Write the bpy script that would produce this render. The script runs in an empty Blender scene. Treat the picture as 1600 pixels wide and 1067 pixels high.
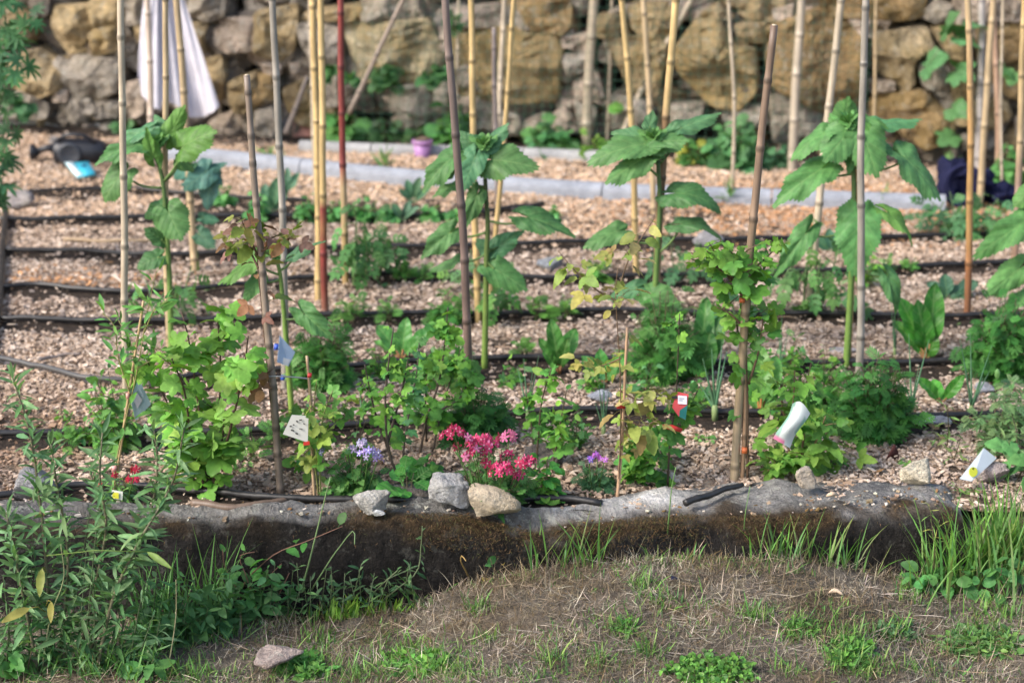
import bpy, math
import numpy as np

SC = bpy.context.scene
RG = np.random.default_rng(11)
rad = math.radians

# ------------------------------------------------------------------ camera
PW, PH, FPX = 1600.0, 1067.0, 3000.0
CAM = np.array([0.0, 0.0, 1.85])
TH = rad(17.3)
FWD = np.array([0, math.cos(TH), -math.sin(TH)])
UPV = np.array([0, math.sin(TH), math.cos(TH)])
cd = bpy.data.cameras.new('camera')
cam = bpy.data.objects.new('camera', cd)
SC.collection.objects.link(cam)
cam.location = CAM
cam.rotation_euler = (rad(90) - TH, 0, 0)
cd.sensor_width = 36.0
cd.lens = FPX / PW * 36.0
cd.clip_end = 500
cd.dof.use_dof = True
cd.dof.focus_distance = 4.55
cd.dof.aperture_fstop = 3.1
SC.camera = cam

# ------------------------------------------------------------------ light
SUN_EL, SUN_AZ = 38.0, -120.0      # azimuth measured from +Y towards +X
w = bpy.data.worlds.new('World')
SC.world = w
w.use_nodes = True
nt = w.node_tree
bg = nt.nodes['Background']
sky = nt.nodes.new('ShaderNodeTexSky')
sky.sky_type = 'NISHITA'
sky.sun_disc = False
sky.sun_elevation = rad(SUN_EL)
sky.sun_rotation = rad(SUN_AZ)
sky.dust_density = 2.5
nt.links.new(sky.outputs[0], bg.inputs[0])
bg.inputs[1].default_value = 0.13
sl = bpy.data.lights.new('sun', 'SUN')
sun = bpy.data.objects.new('sun', sl)
SC.collection.objects.link(sun)
sl.energy = 1.7
sl.angle = rad(12)
sl.color = (1.0, 0.935, 0.86)
sd = np.array([math.sin(rad(SUN_AZ)) * math.cos(rad(SUN_EL)), math.cos(rad(SUN_AZ)) * math.cos(rad(SUN_EL)), math.sin(rad(SUN_EL))])
from mathutils import Vector
sun.rotation_euler = Vector(sd).to_track_quat('Z', 'Y').to_euler()
SC.view_settings.view_transform = 'Standard'
SC.view_settings.look = 'None'
SC.view_settings.exposure = 1.32
SC.view_settings.gamma = 1.0
SC.cycles.max_bounces = 6
SC.cycles.diffuse_bounces = 3
SC.cycles.glossy_bounces = 2
SC.cycles.transmission_bounces = 4
SC.cycles.use_denoising = True

# ------------------------------------------------------------------ pixel -> place
def ray(px, py):
    return FWD + (px - PW / 2) / FPX * np.array([1.0, 0, 0]) - (py - PH / 2) / FPX * UPV
def at(px, py, Y):
    d = ray(px, py)
    return CAM + d * (Y / d[1])
def g(px, py, z=0.0):
    d = ray(px, py)
    return CAM + d * ((z - CAM[2]) / d[2])
WK, WC = 0.178, 9.12                 # wall plane  Y = WC - WK*X
def atw(px, py, off=0.0):
    d = ray(px, py)
    return CAM + d * ((WC + off) / (d[1] + WK * d[0]))
def mpp(P):
    return float(np.dot(np.asarray(P) - CAM, FWD)) / FPX
def unit(v):
    v = np.asarray(v, float)
    return v / max(1e-9, np.linalg.norm(v))
def vnoise(x, y, seed=0):
    x = np.asarray(x, float); y = np.asarray(y, float)
    xi = np.floor(x).astype(np.int64); yi = np.floor(y).astype(np.int64)
    fx = x - xi; fy = y - yi
    fx = fx * fx * (3 - 2 * fx); fy = fy * fy * (3 - 2 * fy)
    def h(a, b):
        n = (a * 374761393 + b * 668265263 + seed * 974634211) & 0x7fffffff
        n = ((n ^ (n >> 13)) * 1274126177) & 0x7fffffff
        return ((n ^ (n >> 16)) & 0xffff) / 65535.0
    return (h(xi, yi) * (1 - fx) + h(xi + 1, yi) * fx) * (1 - fy) + (h(xi, yi + 1) * (1 - fx) + h(xi + 1, yi + 1) * fx) * fy
def fbm(x, y, seed=0, o=4):
    s = 0; a = 0.5; f = 1.0
    for k in range(o):
        s = s + a * vnoise(x * f, y * f, seed + k * 17); a *= 0.5; f *= 2.03
    return s / (1 - 0.5 ** o)

# ------------------------------------------------------------------ mesh builder
class MB:
    def __init__(self):
        self.V = []; self.T = []; self.Q = []; self.C = []; self.U = []; self.n = 0
    def add(self, V, T=None, Q=None, col=(.5, .5, .5), uv=None):
        V = np.asarray(V, float); k = len(V)
        if T is not None and len(T): self.T.append(np.asarray(T, np.int64) + self.n)
        if Q is not None and len(Q): self.Q.append(np.asarray(Q, np.int64) + self.n)
        c = np.asarray(col, float)
        self.C.append(np.broadcast_to(c, (k, 3)) if c.ndim == 1 else c)
        self.U.append(np.zeros((k, 3)) if uv is None else uv)
        self.V.append(V); self.n += k
    def build(self, name, mat, parent=None, smooth=True, origin=None):
        if parent is not None: org = ROOTLOC[parent.name]
        elif origin is not None: org = np.asarray(origin, float)
        else: org = np.zeros(3)
        V = np.concatenate(self.V) - org
        me = bpy.data.meshes.new(name)
        T = np.concatenate(self.T) if self.T else np.zeros((0, 3), np.int64)
        Q = np.concatenate(self.Q) if self.Q else np.zeros((0, 4), np.int64)
        me.vertices.add(len(V)); me.vertices.foreach_set('co', V.astype(np.float32).ravel())
        nl = len(T) * 3 + len(Q) * 4
        me.loops.add(nl)
        me.loops.foreach_set('vertex_index', np.concatenate([T.ravel(), Q.ravel()]).astype(np.int32))
        me.polygons.add(len(T) + len(Q))
        ls = np.concatenate([np.arange(len(T)) * 3, len(T) * 3 + np.arange(len(Q)) * 4]).astype(np.int32)
        me.polygons.foreach_set('loop_start', ls)
        me.polygons.foreach_set('use_smooth', np.full(len(T) + len(Q), smooth))
        me.update(calc_edges=True)
        c = me.attributes.new('col', 'FLOAT_COLOR', 'POINT')
        cc = np.concatenate(self.C); cc = np.concatenate([cc, np.ones((len(cc), 1))], 1)
        c.data.foreach_set('color', cc.astype(np.float32).ravel())
        u = me.attributes.new('luv', 'FLOAT_VECTOR', 'POINT')
        u.data.foreach_set('vector', np.concatenate(self.U).astype(np.float32).ravel())
        me.materials.append(mat)
        o = bpy.data.objects.new(name, me)
        SC.collection.objects.link(o)
        if parent is not None: o.parent = parent
        else:
            o.location = org; ROOTLOC[o.name] = org
        return o
ROOTLOC = {}
LABELS = []
def tag(o, label=None, cat=None, group=None, kind=None):
    if label: o['label'] = label; LABELS.append(label)
    if cat: o['category'] = cat
    if group: o['group'] = group
    if kind: o['kind'] = kind
    return o
def empty(name, loc, label, cat, group=None):
    o = bpy.data.objects.new(name, None)
    SC.collection.objects.link(o)
    o.location = loc; o.empty_display_size = .05
    ROOTLOC[o.name] = np.asarray(loc, float)
    return tag(o, label, cat, group)

def tube(mb, pts, rads, sides=6, col=(.5, .5, .5), cap=True):
    P = np.asarray(pts, float); n = len(P)
    r = np.broadcast_to(np.asarray(rads, float), (n,)) if np.ndim(rads) else np.full(n, rads)
    t = np.gradient(P, axis=0); t /= np.maximum(1e-9, np.linalg.norm(t, axis=1))[:, None]
    m = np.abs(t.mean(0)); ref = np.array([1.0, 0, 0]) if m[0] <= m[1] and m[0] <= m[2] else (np.array([0, 1.0, 0]) if m[1] <= m[2] else np.array([0, 0, 1.0]))
    a = np.cross(t, ref); a /= np.maximum(1e-9, np.linalg.norm(a, axis=1))[:, None]
    b = np.cross(t, a)
    ang = np.arange(sides) * 2 * math.pi / sides
    V = P[:, None, :] + r[:, None, None] * (a[:, None, :] * np.cos(ang)[None, :, None] + b[:, None, :] * np.sin(ang)[None, :, None])
    i = np.arange(n - 1)[:, None] * sides; j = np.arange(sides)[None, :]; j2 = (j + 1) % sides
    Q = np.stack([i + j, i + j2, i + sides + j2, i + sides + j], -1).reshape(-1, 4)
    c = np.asarray(col, float)
    cc = np.repeat(c, sides, 0) if c.ndim == 2 else np.broadcast_to(c, (n * sides, 3))
    V = V.reshape(-1, 3); T = []
    if cap:
        V = np.concatenate([V, P[:1], P[-1:]]); cc = np.concatenate([cc, cc[:1], cc[-1:]])
        k = n * sides
        T = [[k, (q + 1) % sides, q] for q in range(sides)] + [[k + 1, (n - 1) * sides + q, (n - 1) * sides + (q + 1) % sides] for q in range(sides)]
    luv = np.zeros((len(V), 3)); luv[:n * sides, 0] = np.repeat(np.linspace(0, 1, n), sides)
    mb.add(V, T, Q, cc, luv)
def smooth_line(P, n):
    P = np.asarray(P, float)
    if len(P) == 2: return P[0] + (P[1] - P[0]) * np.linspace(0, 1, n)[:, None]
    d = np.concatenate([[0], np.cumsum(np.linalg.norm(np.diff(P, axis=0), axis=1))])
    m = np.gradient(P, d, axis=0)
    s = np.linspace(0, d[-1], n); k = np.clip(np.searchsorted(d, s, 'right') - 1, 0, len(P) - 2)
    h = d[k + 1] - d[k]; t = ((s - d[k]) / h)[:, None]; h = h[:, None]
    return (2*t**3-3*t**2+1)*P[k] + (t**3-2*t**2+t)*h*m[k] + (-2*t**3+3*t**2)*P[k+1] + (t**3-t**2)*h*m[k+1]

# ------------------------------------------------------------------ materials
def mat(name):
    m = bpy.data.materials.new(name); m.use_nodes = True
    return m, m.node_tree, m.node_tree.nodes['Principled BSDF']
def N(t, kind, **kw):
    n = t.nodes.new(kind)
    for k, v in kw.items():
        if k.startswith('i_'): n.inputs[k[2:].replace('_', ' ')].default_value = v
        elif k.startswith('n_'): n.inputs[int(k[2:])].default_value = v
        else: setattr(n, k, v)
    return n
def attr(t, name='col', out='Color'):
    a = t.nodes.new('ShaderNodeAttribute'); a.attribute_name = name
    return a.outputs[out]
def wpos(t):
    return t.nodes.new('ShaderNodeNewGeometry').outputs['Position']
def noise(t, vec, scale, detail=3, rough=.6, out='Fac'):
    n = t.nodes.new('ShaderNodeTexNoise')
    n.inputs['Scale'].default_value = scale; n.inputs['Detail'].default_value = detail; n.inputs['Roughness'].default_value = rough
    if vec is not None: t.links.new(vec, n.inputs['Vector'])
    return n.outputs[out]
def ramp(t, fac, stops):
    r = t.nodes.new('ShaderNodeValToRGB'); e = r.color_ramp.elements
    while len(e) < len(stops): e.new(.5)
    for k, (p, c) in enumerate(stops):
        e[k].position = p; e[k].color = (*c, 1) if not np.isscalar(c) else (c, c, c, 1)
    t.links.new(fac, r.inputs[0]); return r.outputs[0]
def mix(t, fac, a, b, mode='MIX'):
    m = t.nodes.new('ShaderNodeMix'); m.data_type = 'RGBA'; m.blend_type = mode
    for s, v in ((0, fac), (6, a), (7, b)):
        if hasattr(v, 'is_linked') or hasattr(v, 'links'): t.links.new(v, m.inputs[s])
        elif s == 0: m.inputs[0].default_value = v
        else: m.inputs[s].default_value = (*v, 1)
    return m.outputs[2]
def math_(t, op, a, b=None):
    m = t.nodes.new('ShaderNodeMath'); m.operation = op
    for k, v in ((0, a), (1, b)):
        if v is None: continue
        if hasattr(v, 'links'): t.links.new(v, m.inputs[k])
        else: m.inputs[k].default_value = v
    return m.outputs[0]
def bump(t, p, h, dist, strength=1.0):
    b = t.nodes.new('ShaderNodeBump'); b.inputs['Distance'].default_value = dist; b.inputs['Strength'].default_value = strength
    t.links.new(h, b.inputs['Height']); t.links.new(b.outputs[0], p.inputs['Normal'])

def make_leaf(name, rough=.5, trans=.3, vein=0.0, vscale=6.0):
    m, t, p = mat(name)
    c = attr(t)
    nz = noise(t, wpos(t), 45, 3)
    c = mix(t, 1.0, c, ramp(t, nz, [(.25, .82), (.5, 1.2), (.75, 1.6)]), 'MULTIPLY')
    h = None
    if vein > 0:
        sx = t.nodes.new('ShaderNodeSeparateXYZ'); t.links.new(attr(t, 'luv', 'Vector'), sx.inputs[0])
        ay = math_(t, 'ABSOLUTE', sx.outputs[1])
        s = math_(t, 'FRACT', math_(t, 'MULTIPLY', math_(t, 'SUBTRACT', sx.outputs[0], math_(t, 'MULTIPLY', ay, .75)), vscale))
        lat = math_(t, 'LESS_THAN', math_(t, 'ABSOLUTE', math_(t, 'SUBTRACT', s, .5)), .045)
        rib = math_(t, 'LESS_THAN', ay, .022)
        v = math_(t, 'MAXIMUM', lat, rib)
        c = mix(t, math_(t, 'MULTIPLY', v, vein), c, (.30, .42, .16))
        puff = math_(t, 'SINE', math_(t, 'MULTIPLY', s, math.pi))
        h = puff
    t.links.new(c, p.inputs['Base Color'])
    p.inputs['Roughness'].default_value = rough
    p.inputs['Specular IOR Level'].default_value = .22
    if h is not None: bump(t, p, h, .002, .5)
    tr = t.nodes.new('ShaderNodeBsdfTranslucent')
    t.links.new(mix(t, 1.0, c, (1.5, 1.5, .7), 'MULTIPLY'), tr.inputs[0])
    ms = t.nodes.new('ShaderNodeMixShader'); ms.inputs[0].default_value = trans
    t.links.new(p.outputs[0], ms.inputs[1]); t.links.new(tr.outputs[0], ms.inputs[2])
    t.links.new(ms.outputs[0], t.nodes['Material Output'].inputs[0])
    return m
M = {}
M['leaf'] = make_leaf('leaf')
M['sunleaf'] = make_leaf('sunflower_leaf', .5, .2, .16, 5.0)
M['chardleaf'] = make_leaf('broad_leaf', .4, .22, .22, 6.0)
M['petal'] = make_leaf('petal', .6, .25)
def make_col(name, rough=.6, nscale=40, lo=.75, hi=1.25, bdist=0, bscale=80, spec=.4):
    m, t, p = mat(name); pos = wpos(t)
    c = mix(t, 1.0, attr(t), ramp(t, noise(t, pos, nscale, 4), [(.25, lo), (.75, hi)]), 'MULTIPLY')
    t.links.new(c, p.inputs['Base Color']); p.inputs['Roughness'].default_value = rough
    p.inputs['Specular IOR Level'].default_value = spec
    if bdist: bump(t, p, noise(t, pos, bscale, 4), bdist)
    return m
M['stem'] = make_col('stem', .6, 60, .8, 1.2)
M['chip'] = make_col('wood_chip', .85, 120, .85, 1.12, spec=.15)
M['plastic'] = make_col('plastic', .4, 30, .93, 1.05)
M['print'] = make_col('print', .6, 30, .95, 1.05)
M['clay'] = make_col('clay', .8, 30, .8, 1.15, .003, 60)
M['grass'] = make_leaf('grass_blade', .5, .25)
M['straw'] = make_col('straw', .75, 200, .75, 1.2, spec=.25)

m, t, p = mat('bamboo'); pos = wpos(t)
mp = N(t, 'ShaderNodeMapping'); mp.inputs['Scale'].default_value = (1, 1, .06); t.links.new(pos, mp.inputs[0])
c = mix(t, 1.0, attr(t), ramp(t, noise(t, mp.outputs[0], 160, 4), [(.25, .72), (.75, 1.22)]), 'MULTIPLY')
c = mix(t, 1.0, c, ramp(t, noise(t, pos, 9, 3), [(.3, .8), (.7, 1.15)]), 'MULTIPLY')
t.links.new(c, p.inputs['Base Color']); p.inputs['Roughness'].default_value = .5
M['cane'] = m

m, t, p = mat('rock'); pos = wpos(t)
c = attr(t)
c = mix(t, 1.0, c, ramp(t, noise(t, pos, 7, 6, .65), [(.3, .62), (.5, 1.08), (.72, 1.6)]), 'MULTIPLY')
c = mix(t, 1.0, c, ramp(t, noise(t, pos, 48, 6, .75), [(.3, .42), (.5, .95), (.7, 1.5)]), 'MULTIPLY')
gm = ramp(t, noise(t, pos, 2.6, 5, .7), [(.46, 0.0), (.62, .4)])
c = mix(t, gm, c, mix(t, 1.0, attr(t), (1.0, 1.08, 1.3), 'MULTIPLY'))
ly = attr(t, 'luv', 'Vector'); sx = N(t, 'ShaderNodeSeparateXYZ'); t.links.new(ly, sx.inputs[0])
oc = ramp(t, noise(t, pos, 4.5, 5, .7), [(.48, 0.0), (.64, 1.0)])
c = mix(t, math_(t, 'MULTIPLY', math_(t, 'MULTIPLY', oc, sx.outputs[0]), .5), c, (.36, .25, .085))
ms_ = ramp(t, noise(t, pos, 3.3, 6, .75), [(.54, 0.0), (.64, .55)])
c = mix(t, math_(t, 'MULTIPLY', ms_, sx.outputs[2]), c, (.17, .115, .04))
lc = ramp(t, noise(t, pos, 26, 5, .75), [(.56, 0.0), (.62, 1.0)])
c = mix(t, math_(t, 'MULTIPLY', math_(t, 'MULTIPLY', lc, sx.outputs[1]), .6), c, (.5, .5, .44))
t.links.new(c, p.inputs['Base Color']); p.inputs['Roughness'].default_value = .9; p.inputs['Specular IOR Level'].default_value = .2
bump(t, p, math_(t, 'ADD', noise(t, pos, 18, 8, .7), math_(t, 'MULTIPLY', noise(t, pos, 110, 4, .7), .4)), .05)
M['rock'] = m

m, t, p = mat('bed_ground'); pos = wpos(t)
vo = N(t, 'ShaderNodeTexVoronoi'); vo.inputs['Scale'].default_value = 70; t.links.new(pos, vo.inputs['Vector'])
cs = N(t, 'ShaderNodeSeparateColor'); t.links.new(vo.outputs['Color'], cs.inputs[0])
chip = ramp(t, cs.outputs[0], [(0, (.22, .15, .105)), (.5, (.36, .26, .18)), (1, (.48, .37, .27))])
soil = ramp(t, noise(t, pos, 60, 5, .7), [(.3, (.018, .014, .011)), (.7, (.075, .056, .043))])
cc = attr(t); sc_ = N(t, 'ShaderNodeSeparateColor'); t.links.new(cc, sc_.inputs[0])
t.links.new(mix(t, sc_.outputs[0], chip, soil), p.inputs['Base Color'])
p.inputs['Roughness'].default_value = .95; p.inputs['Specular IOR Level'].default_value = .15
bump(t, p, math_(t, 'ADD', noise(t, pos, 90, 5, .7), cs.outputs[1]), .012)
M['bed'] = m

m, t, p = mat('dry_ground'); pos = wpos(t)
c = ramp(t, noise(t, pos, 22, 6, .7), [(.25, (.07, .058, .047)), (.5, (.155, .132, .106)), (.75, (.26, .228, .185))])
c = mix(t, ramp(t, noise(t, pos, 5, 4), [(.5, 0.0), (.66, .5)]), c, (.17, .115, .06))
t.links.new(c, p.inputs['Base Color']); p.inputs['Roughness'].default_value = 1; p.inputs['Specular IOR Level'].default_value = .1
bump(t, p, noise(t, pos, 60, 6, .7), .02)
M['dry'] = m

m, t, p = mat('black_hose'); pos = wpos(t)
t.links.new(ramp(t, noise(t, pos, 35, 5, .7), [(.35, (.008, .008, .009)), (.7, (.035, .032, .03))]), p.inputs['Base Color'])
p.inputs['Roughness'].default_value = .45
M['hose'] = m
m, t, p = mat('concrete'); pos = wpos(t)
c = mix(t, 1.0, attr(t), ramp(t, noise(t, pos, 14, 6, .7), [(.3, .7), (.7, 1.2)]), 'MULTIPLY')
t.links.new(c, p.inputs['Base Color']); p.inputs['Roughness'].default_value = .85
bump(t, p, noise(t, pos, 70, 5, .7), .006)
M['concrete'] = m
m, t, p = mat('cloth'); pos = wpos(t)
c = mix(t, 1.0, attr(t), ramp(t, noise(t, pos, 12, 4), [(.3, .85), (.7, 1.05)]), 'MULTIPLY')
t.links.new(c, p.inputs['Base Color']); p.inputs['Roughness'].default_value = .9; p.inputs['Specular IOR Level'].default_value = .1
bump(t, p, noise(t, pos, 300, 2), .002)
M['cloth'] = m
m, t, p = mat('wire'); p.inputs['Base Color'].default_value = (.045, .12, .075, 1); p.inputs['Roughness'].default_value = .5
M['wire'] = m
# ------------------------------------------------------------------ drip hoses (used to lay out the soil strips)
HOSES = [   # pixel line on the bed, label
    ([(-260, 760), (0, 783), (120, 769), (280, 775), (440, 787), (640, 792), (800, 788), (880, 789), (940, 797)], 'black drip hose lying right behind the stone kerb, nearest of all'),
    ([(-260, 700), (0, 687), (130, 683), (250, 684), (400, 681), (560, 672), (650, 662), (720, 656), (860, 650), (1000, 651), (1200, 652), (1400, 658), (1640, 652), (1800, 650)], 'black drip hose running just behind the pink flowers'),
    ([(250, 602), (340, 590), (430, 585), (560, 579), (650, 572), (800, 566), (1000, 568), (1100, 572), (1300, 574), (1500, 570), (1700, 566)], 'black drip hose at the feet of the row of sunflower stems'),
    ([(-6, 505), (70, 507), (160, 509), (400, 505), (560, 498), (800, 497), (950, 493), (1100, 495), (1300, 497), (1450, 499), (1700, 498)], 'black drip hose joining the side pipe, first row behind the sunflowers'),
    ([(-4, 458), (40, 452), (120, 459), (200, 463), (350, 453), (480, 441), (640, 435), (720, 436), (900, 440), (1050, 437), (1200, 431), (1400, 424), (1500, 418), (1700, 410)], 'wavy black drip hose in the row that ends the yellow and red canes'),
    ([(0, 398), (90, 398), (200, 403), (400, 400), (520, 394), (640, 391), (800, 387), (950, 381), (1200, 379), (1500, 372), (1700, 368)], 'black drip hose in the second row from the concrete edging'),
    ([(0, 349), (120, 347), (200, 345), (400, 343), (560, 342), (700, 343), (800, 330), (850, 324)], 'black drip hose in the farthest row, beside the leafy seedlings'),
    ([(40, 306), (200, 300), (300, 308), (400, 315), (480, 318)], 'short black drip hose half covered by chips near the black watering can'),
]
HP = [np.array([g(*q) for q in h[0]]) for h in HOSES]
def hose_y(k, x):
    P = HP[k]; return np.interp(x, P[:, 0], P[:, 1], left=np.nan, right=np.nan)
def soil_amount(X, Y):
    s = np.zeros_like(X)
    n1 = fbm(X * 5, Y * 9, 3); n2 = fbm(X * 22, Y * 22, 9)
    for k in range(len(HOSES)):
        hy = hose_y(k, X)
        d = Y - hy
        wd = (0.055 if k else .03) + .15 * np.clip(n1 - .38, 0, 1) + .05 * (n2 - .5)
        a = 1 - np.clip((np.abs(d + .015) - wd) / .025, 0, 1)
        s = np.maximum(s, np.nan_to_num(a))
    wf = WC - WK * X
    h6 = np.nan_to_num(np.interp(X, HP[6][:, 0], HP[6][:, 1])); xa, xb = g(215, 320)[0], g(815, 325)[0]
    bed6 = np.clip((X - xa) / .1, 0, 1) * np.clip((xb - X) / .15, 0, 1) * np.clip((Y - h6 + .06) / .04, 0, 1) * np.clip((h6 + .30 + .12 * (n1 - .5) - Y) / .04, 0, 1)
    s = np.maximum(s, bed6 * np.clip((n2 - .25) * 6, 0, 1))
    cx_, cy_ = g(790, 585)[:2]; s = np.maximum(s, np.clip((1 - ((X - cx_) / .22) ** 2 - ((Y - cy_) / .10) ** 2) * 4, 0, 1))
    s = np.maximum(s, np.clip((Y - (wf - .30 + .16 * n2)) / .06, 0, 1))
    s = np.maximum(s, .85 * np.clip((n1 - .575) / .05, 0, 1) * (n2 > .43))
    return s
def bed_z(X, Y):
    return .022 * (fbm(X * 3, Y * 3, 31) - .5) + .016 * (fbm(X * 14, Y * 14, 5) - .5)
def grid_mesh(xs, ys, zf):
    X, Y = np.meshgrid(xs, ys); Z = zf(X, Y)
    V = np.stack([X, Y, Z], -1).reshape(-1, 3)
    nx, ny = len(xs), len(ys)
    i = np.arange(ny - 1)[:, None] * nx + np.arange(nx - 1)[None, :]
    Q = np.stack([i, i + 1, i + nx + 1, i + nx], -1).reshape(-1, 4)
    return V, Q, X, Y
def axis(lo, a, b, hi, st):
    return np.concatenate([np.linspace(lo, a, 12)[:-1], np.arange(a, b, st), np.linspace(b, hi, 12)])
xs = axis(-45, -3.0, 3.0, 45, .02); ys = np.concatenate([np.arange(4.5, 9.9, .02), np.linspace(9.9, 60, 12)])
V, Q, X, Y = grid_mesh(xs, ys, bed_z)
mb = MB(); s = soil_amount(X, Y).ravel()
mb.add(V, None, Q, np.stack([s, s, s], 1))
tag(mb.build('garden_bed', M['bed']), kind='structure')

# foreground bank of dry grass
KX = np.array([-3, -1.15, -.8, -.55, -.25, -.14, .05, .28, .7, .92, 1.05, 1.4, 3])
KZ = np.array([-.22, -.24, -.235, -.235, -.215, -.15, -.10, -.075, -.072, -.115, -.13, -.08, -.06])
def lawn_z(X, Y):
    zk = np.interp(X, KX, KZ)
    t = np.clip((Y - 3.2) / 1.1, 0, 1); t = t * t * (3 - 2 * t)
    z = -.235 + (zk + .235) * t
    z = z - .12 * np.clip((Y - 4.36) / .15, 0, 1) * np.interp(X, [.9, 1.15], [1, -.6])
    return z + .03 * (fbm(X * 4, Y * 4, 71) - .5) + .018 * (fbm(X * 18, Y * 18, 75) - .5)
xs = axis(-45, -1.7, 1.7, 45, .015); ys = np.concatenate([np.linspace(-30, 3.2, 20)[:-1], np.arange(3.2, 4.62, .015)])
V, Q, X, Y = grid_mesh(xs, ys, lawn_z)
mb = MB(); mb.add(V, None, Q, (.1, .08, .05))
tag(mb.build('dry_bank', M['dry']), kind='structure')

# wood chips
def hexa(n, C0, L, Wd, Th, yaw, pit, rol):
    cy, sy, cp, sp, cr, sr = np.cos(yaw), np.sin(yaw), np.cos(pit), np.sin(pit), np.cos(rol), np.sin(rol)
    e1 = np.stack([cy * cp, sy * cp, sp], -1)
    e2 = np.stack([-sy * cr + cy * sp * sr * -1, cy * cr - sy * sp * sr, cp * sr], -1)
    e3 = np.cross(e1, e2)
    sg = np.array([[-1, -1, -1], [1, -1, -1], [1, 1, -1], [-1, 1, -1], [-1, -1, 1], [1, -1, 1], [1, 1, 1], [-1, 1, 1]], float)
    jit = RG.uniform(.55, 1.0, (n, 8, 2))
    V = C0[:, None] + (sg[None, :, 0] * jit[:, :, 0] * L[:, None])[..., None] * e1[:, None] + (sg[None, :, 1] * jit[:, :, 1] * Wd[:, None])[..., None] * e2[:, None] + (sg[None, :, 2] * Th[:, None])[..., None] * e3[:, None]
    q = np.array([[4, 5, 6, 7], [0, 1, 5, 4], [1, 2, 6, 5], [2, 3, 7, 6], [3, 0, 4, 7]])
    Q = (np.arange(n)[:, None, None] * 8 + q[None]).reshape(-1, 4)
    return V.reshape(-1, 3), Q
n = 230000
yy = np.sqrt(RG.uniform(4.5 ** 2, 9.5 ** 2, n)); xx = RG.uniform(-1, 1, n) * (.29 * yy + .12)
s = soil_amount(xx, yy); keep = (RG.uniform(0, 1, n) > s * .93) & (yy < WC - WK * xx - .1)
xx, yy = xx[keep], yy[keep]; n = len(xx)
L = np.clip(RG.lognormal(math.log(.0056), .5, n), .002, .0165); Wd = np.clip(L * RG.uniform(.3, .9, n), .002, .009); Th = RG.uniform(.0008, .0022, n)
zz = bed_z(xx, yy) + RG.uniform(.001, .011, n)
V, Q = hexa(n, np.stack([xx, yy, zz], -1), L, Wd, Th, RG.uniform(0, 6.28, n), RG.normal(0, .3, n), RG.normal(0, .35, n))
far = np.clip((yy - 6.6) / 1.6, 0, 1); lf = fbm(xx * 1.6, yy * 1.6, 41); hf = RG.uniform(0, 1, n)
grey = np.array([.43, .335, .265]); tan = np.array([.68, .48, .32]); pale = np.array([.68, .55, .44]); red = np.array([.56, .30, .145]); dark = np.array([.26, .18, .125])
wt = np.clip(.02 + .9 * far + 1.6 * (lf - .5), 0, 1)[:, None]  # tan chips; sunlit brightness of the far bed is painted into their colour
c = grey * (1 - wt) + tan * wt
c = np.where((hf < .22)[:, None], pale, c); c = np.where((hf > .86)[:, None], dark, c)
rd = (np.clip((xx - .1) * 1.2, 0, 1) * np.clip((yy - 7.0) / .6, 0, 1) * np.clip((8.4 - yy) / .4, 0, 1) + np.exp(-(((xx + 1.55) / .35) ** 2 + ((yy - 6.65) / .12) ** 2)))
c = np.where((RG.uniform(0, 1, n) < .5 * rd)[:, None], red, c)
brn = np.clip((fbm(xx * 2.2, yy * 3, 47) - .45) * 4, 0, 1) * np.clip((6.6 - yy) / .8, 0, 1) * np.clip((.6 - xx) / .8, 0.25, 1)
c = c * (1 - .45 * brn[:, None] * np.array([.85, 1, 1.1])) * RG.uniform(.78, 1.12, n)[:, None]
mb = MB(); mb.add(V, None, Q, np.repeat(c, 8, 0))
tag(mb.build('wood_chips', M['chip'], smooth=False), 'pinkish tan wood chip mulch covering the planting bed', 'mulch', kind='stuff')

# ------------------------------------------------------------------ hoses
def hose(P, r, label, z=.014, cat='hose', name='drip_hose', group='black drip hoses', colm=None, wob=.012):
    P = smooth_line(np.asarray(P), 90)
    P[:, 2] = z + bed_z(P[:, 0], P[:, 1]) * .6 + .008 * fbm(P[:, 0] * 4, P[:, 1] * 0 + 3, 8)
    P[:, 1] += wob * (fbm(P[:, 0] * 2.2, P[:, 1] * .1, 61) - .5) * 2
    mb = MB(); tube(mb, P, r, 8)
    return tag(mb.build(name, colm or M['hose'], origin=P[0]), label, cat, group)
for k, (q, lab) in enumerate(HOSES):
    hose(HP[k], .0095 if k < 7 else .007, lab)
hose([g(10, 340), g(4, 400), g(2, 455), g(-6, 520), g(-30, 620)], .012, 'black main pipe feeding the drip hoses along the left edge', z=.018, name='main_pipe', group=None)
m2, t2, p2 = mat('grey_pipe'); p2.inputs['Base Color'].default_value = (.06, .058, .056, 1); p2.inputs['Roughness'].default_value = .5
hose([g(-40, 556), g(0, 570), (g(70, 586)), g(140, 604), g(200, 606), g(255, 602)], .0085, 'faded grey supply pipe slanting in from the left edge', z=.022, name='supply_pipe', group=None, colm=m2)

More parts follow.
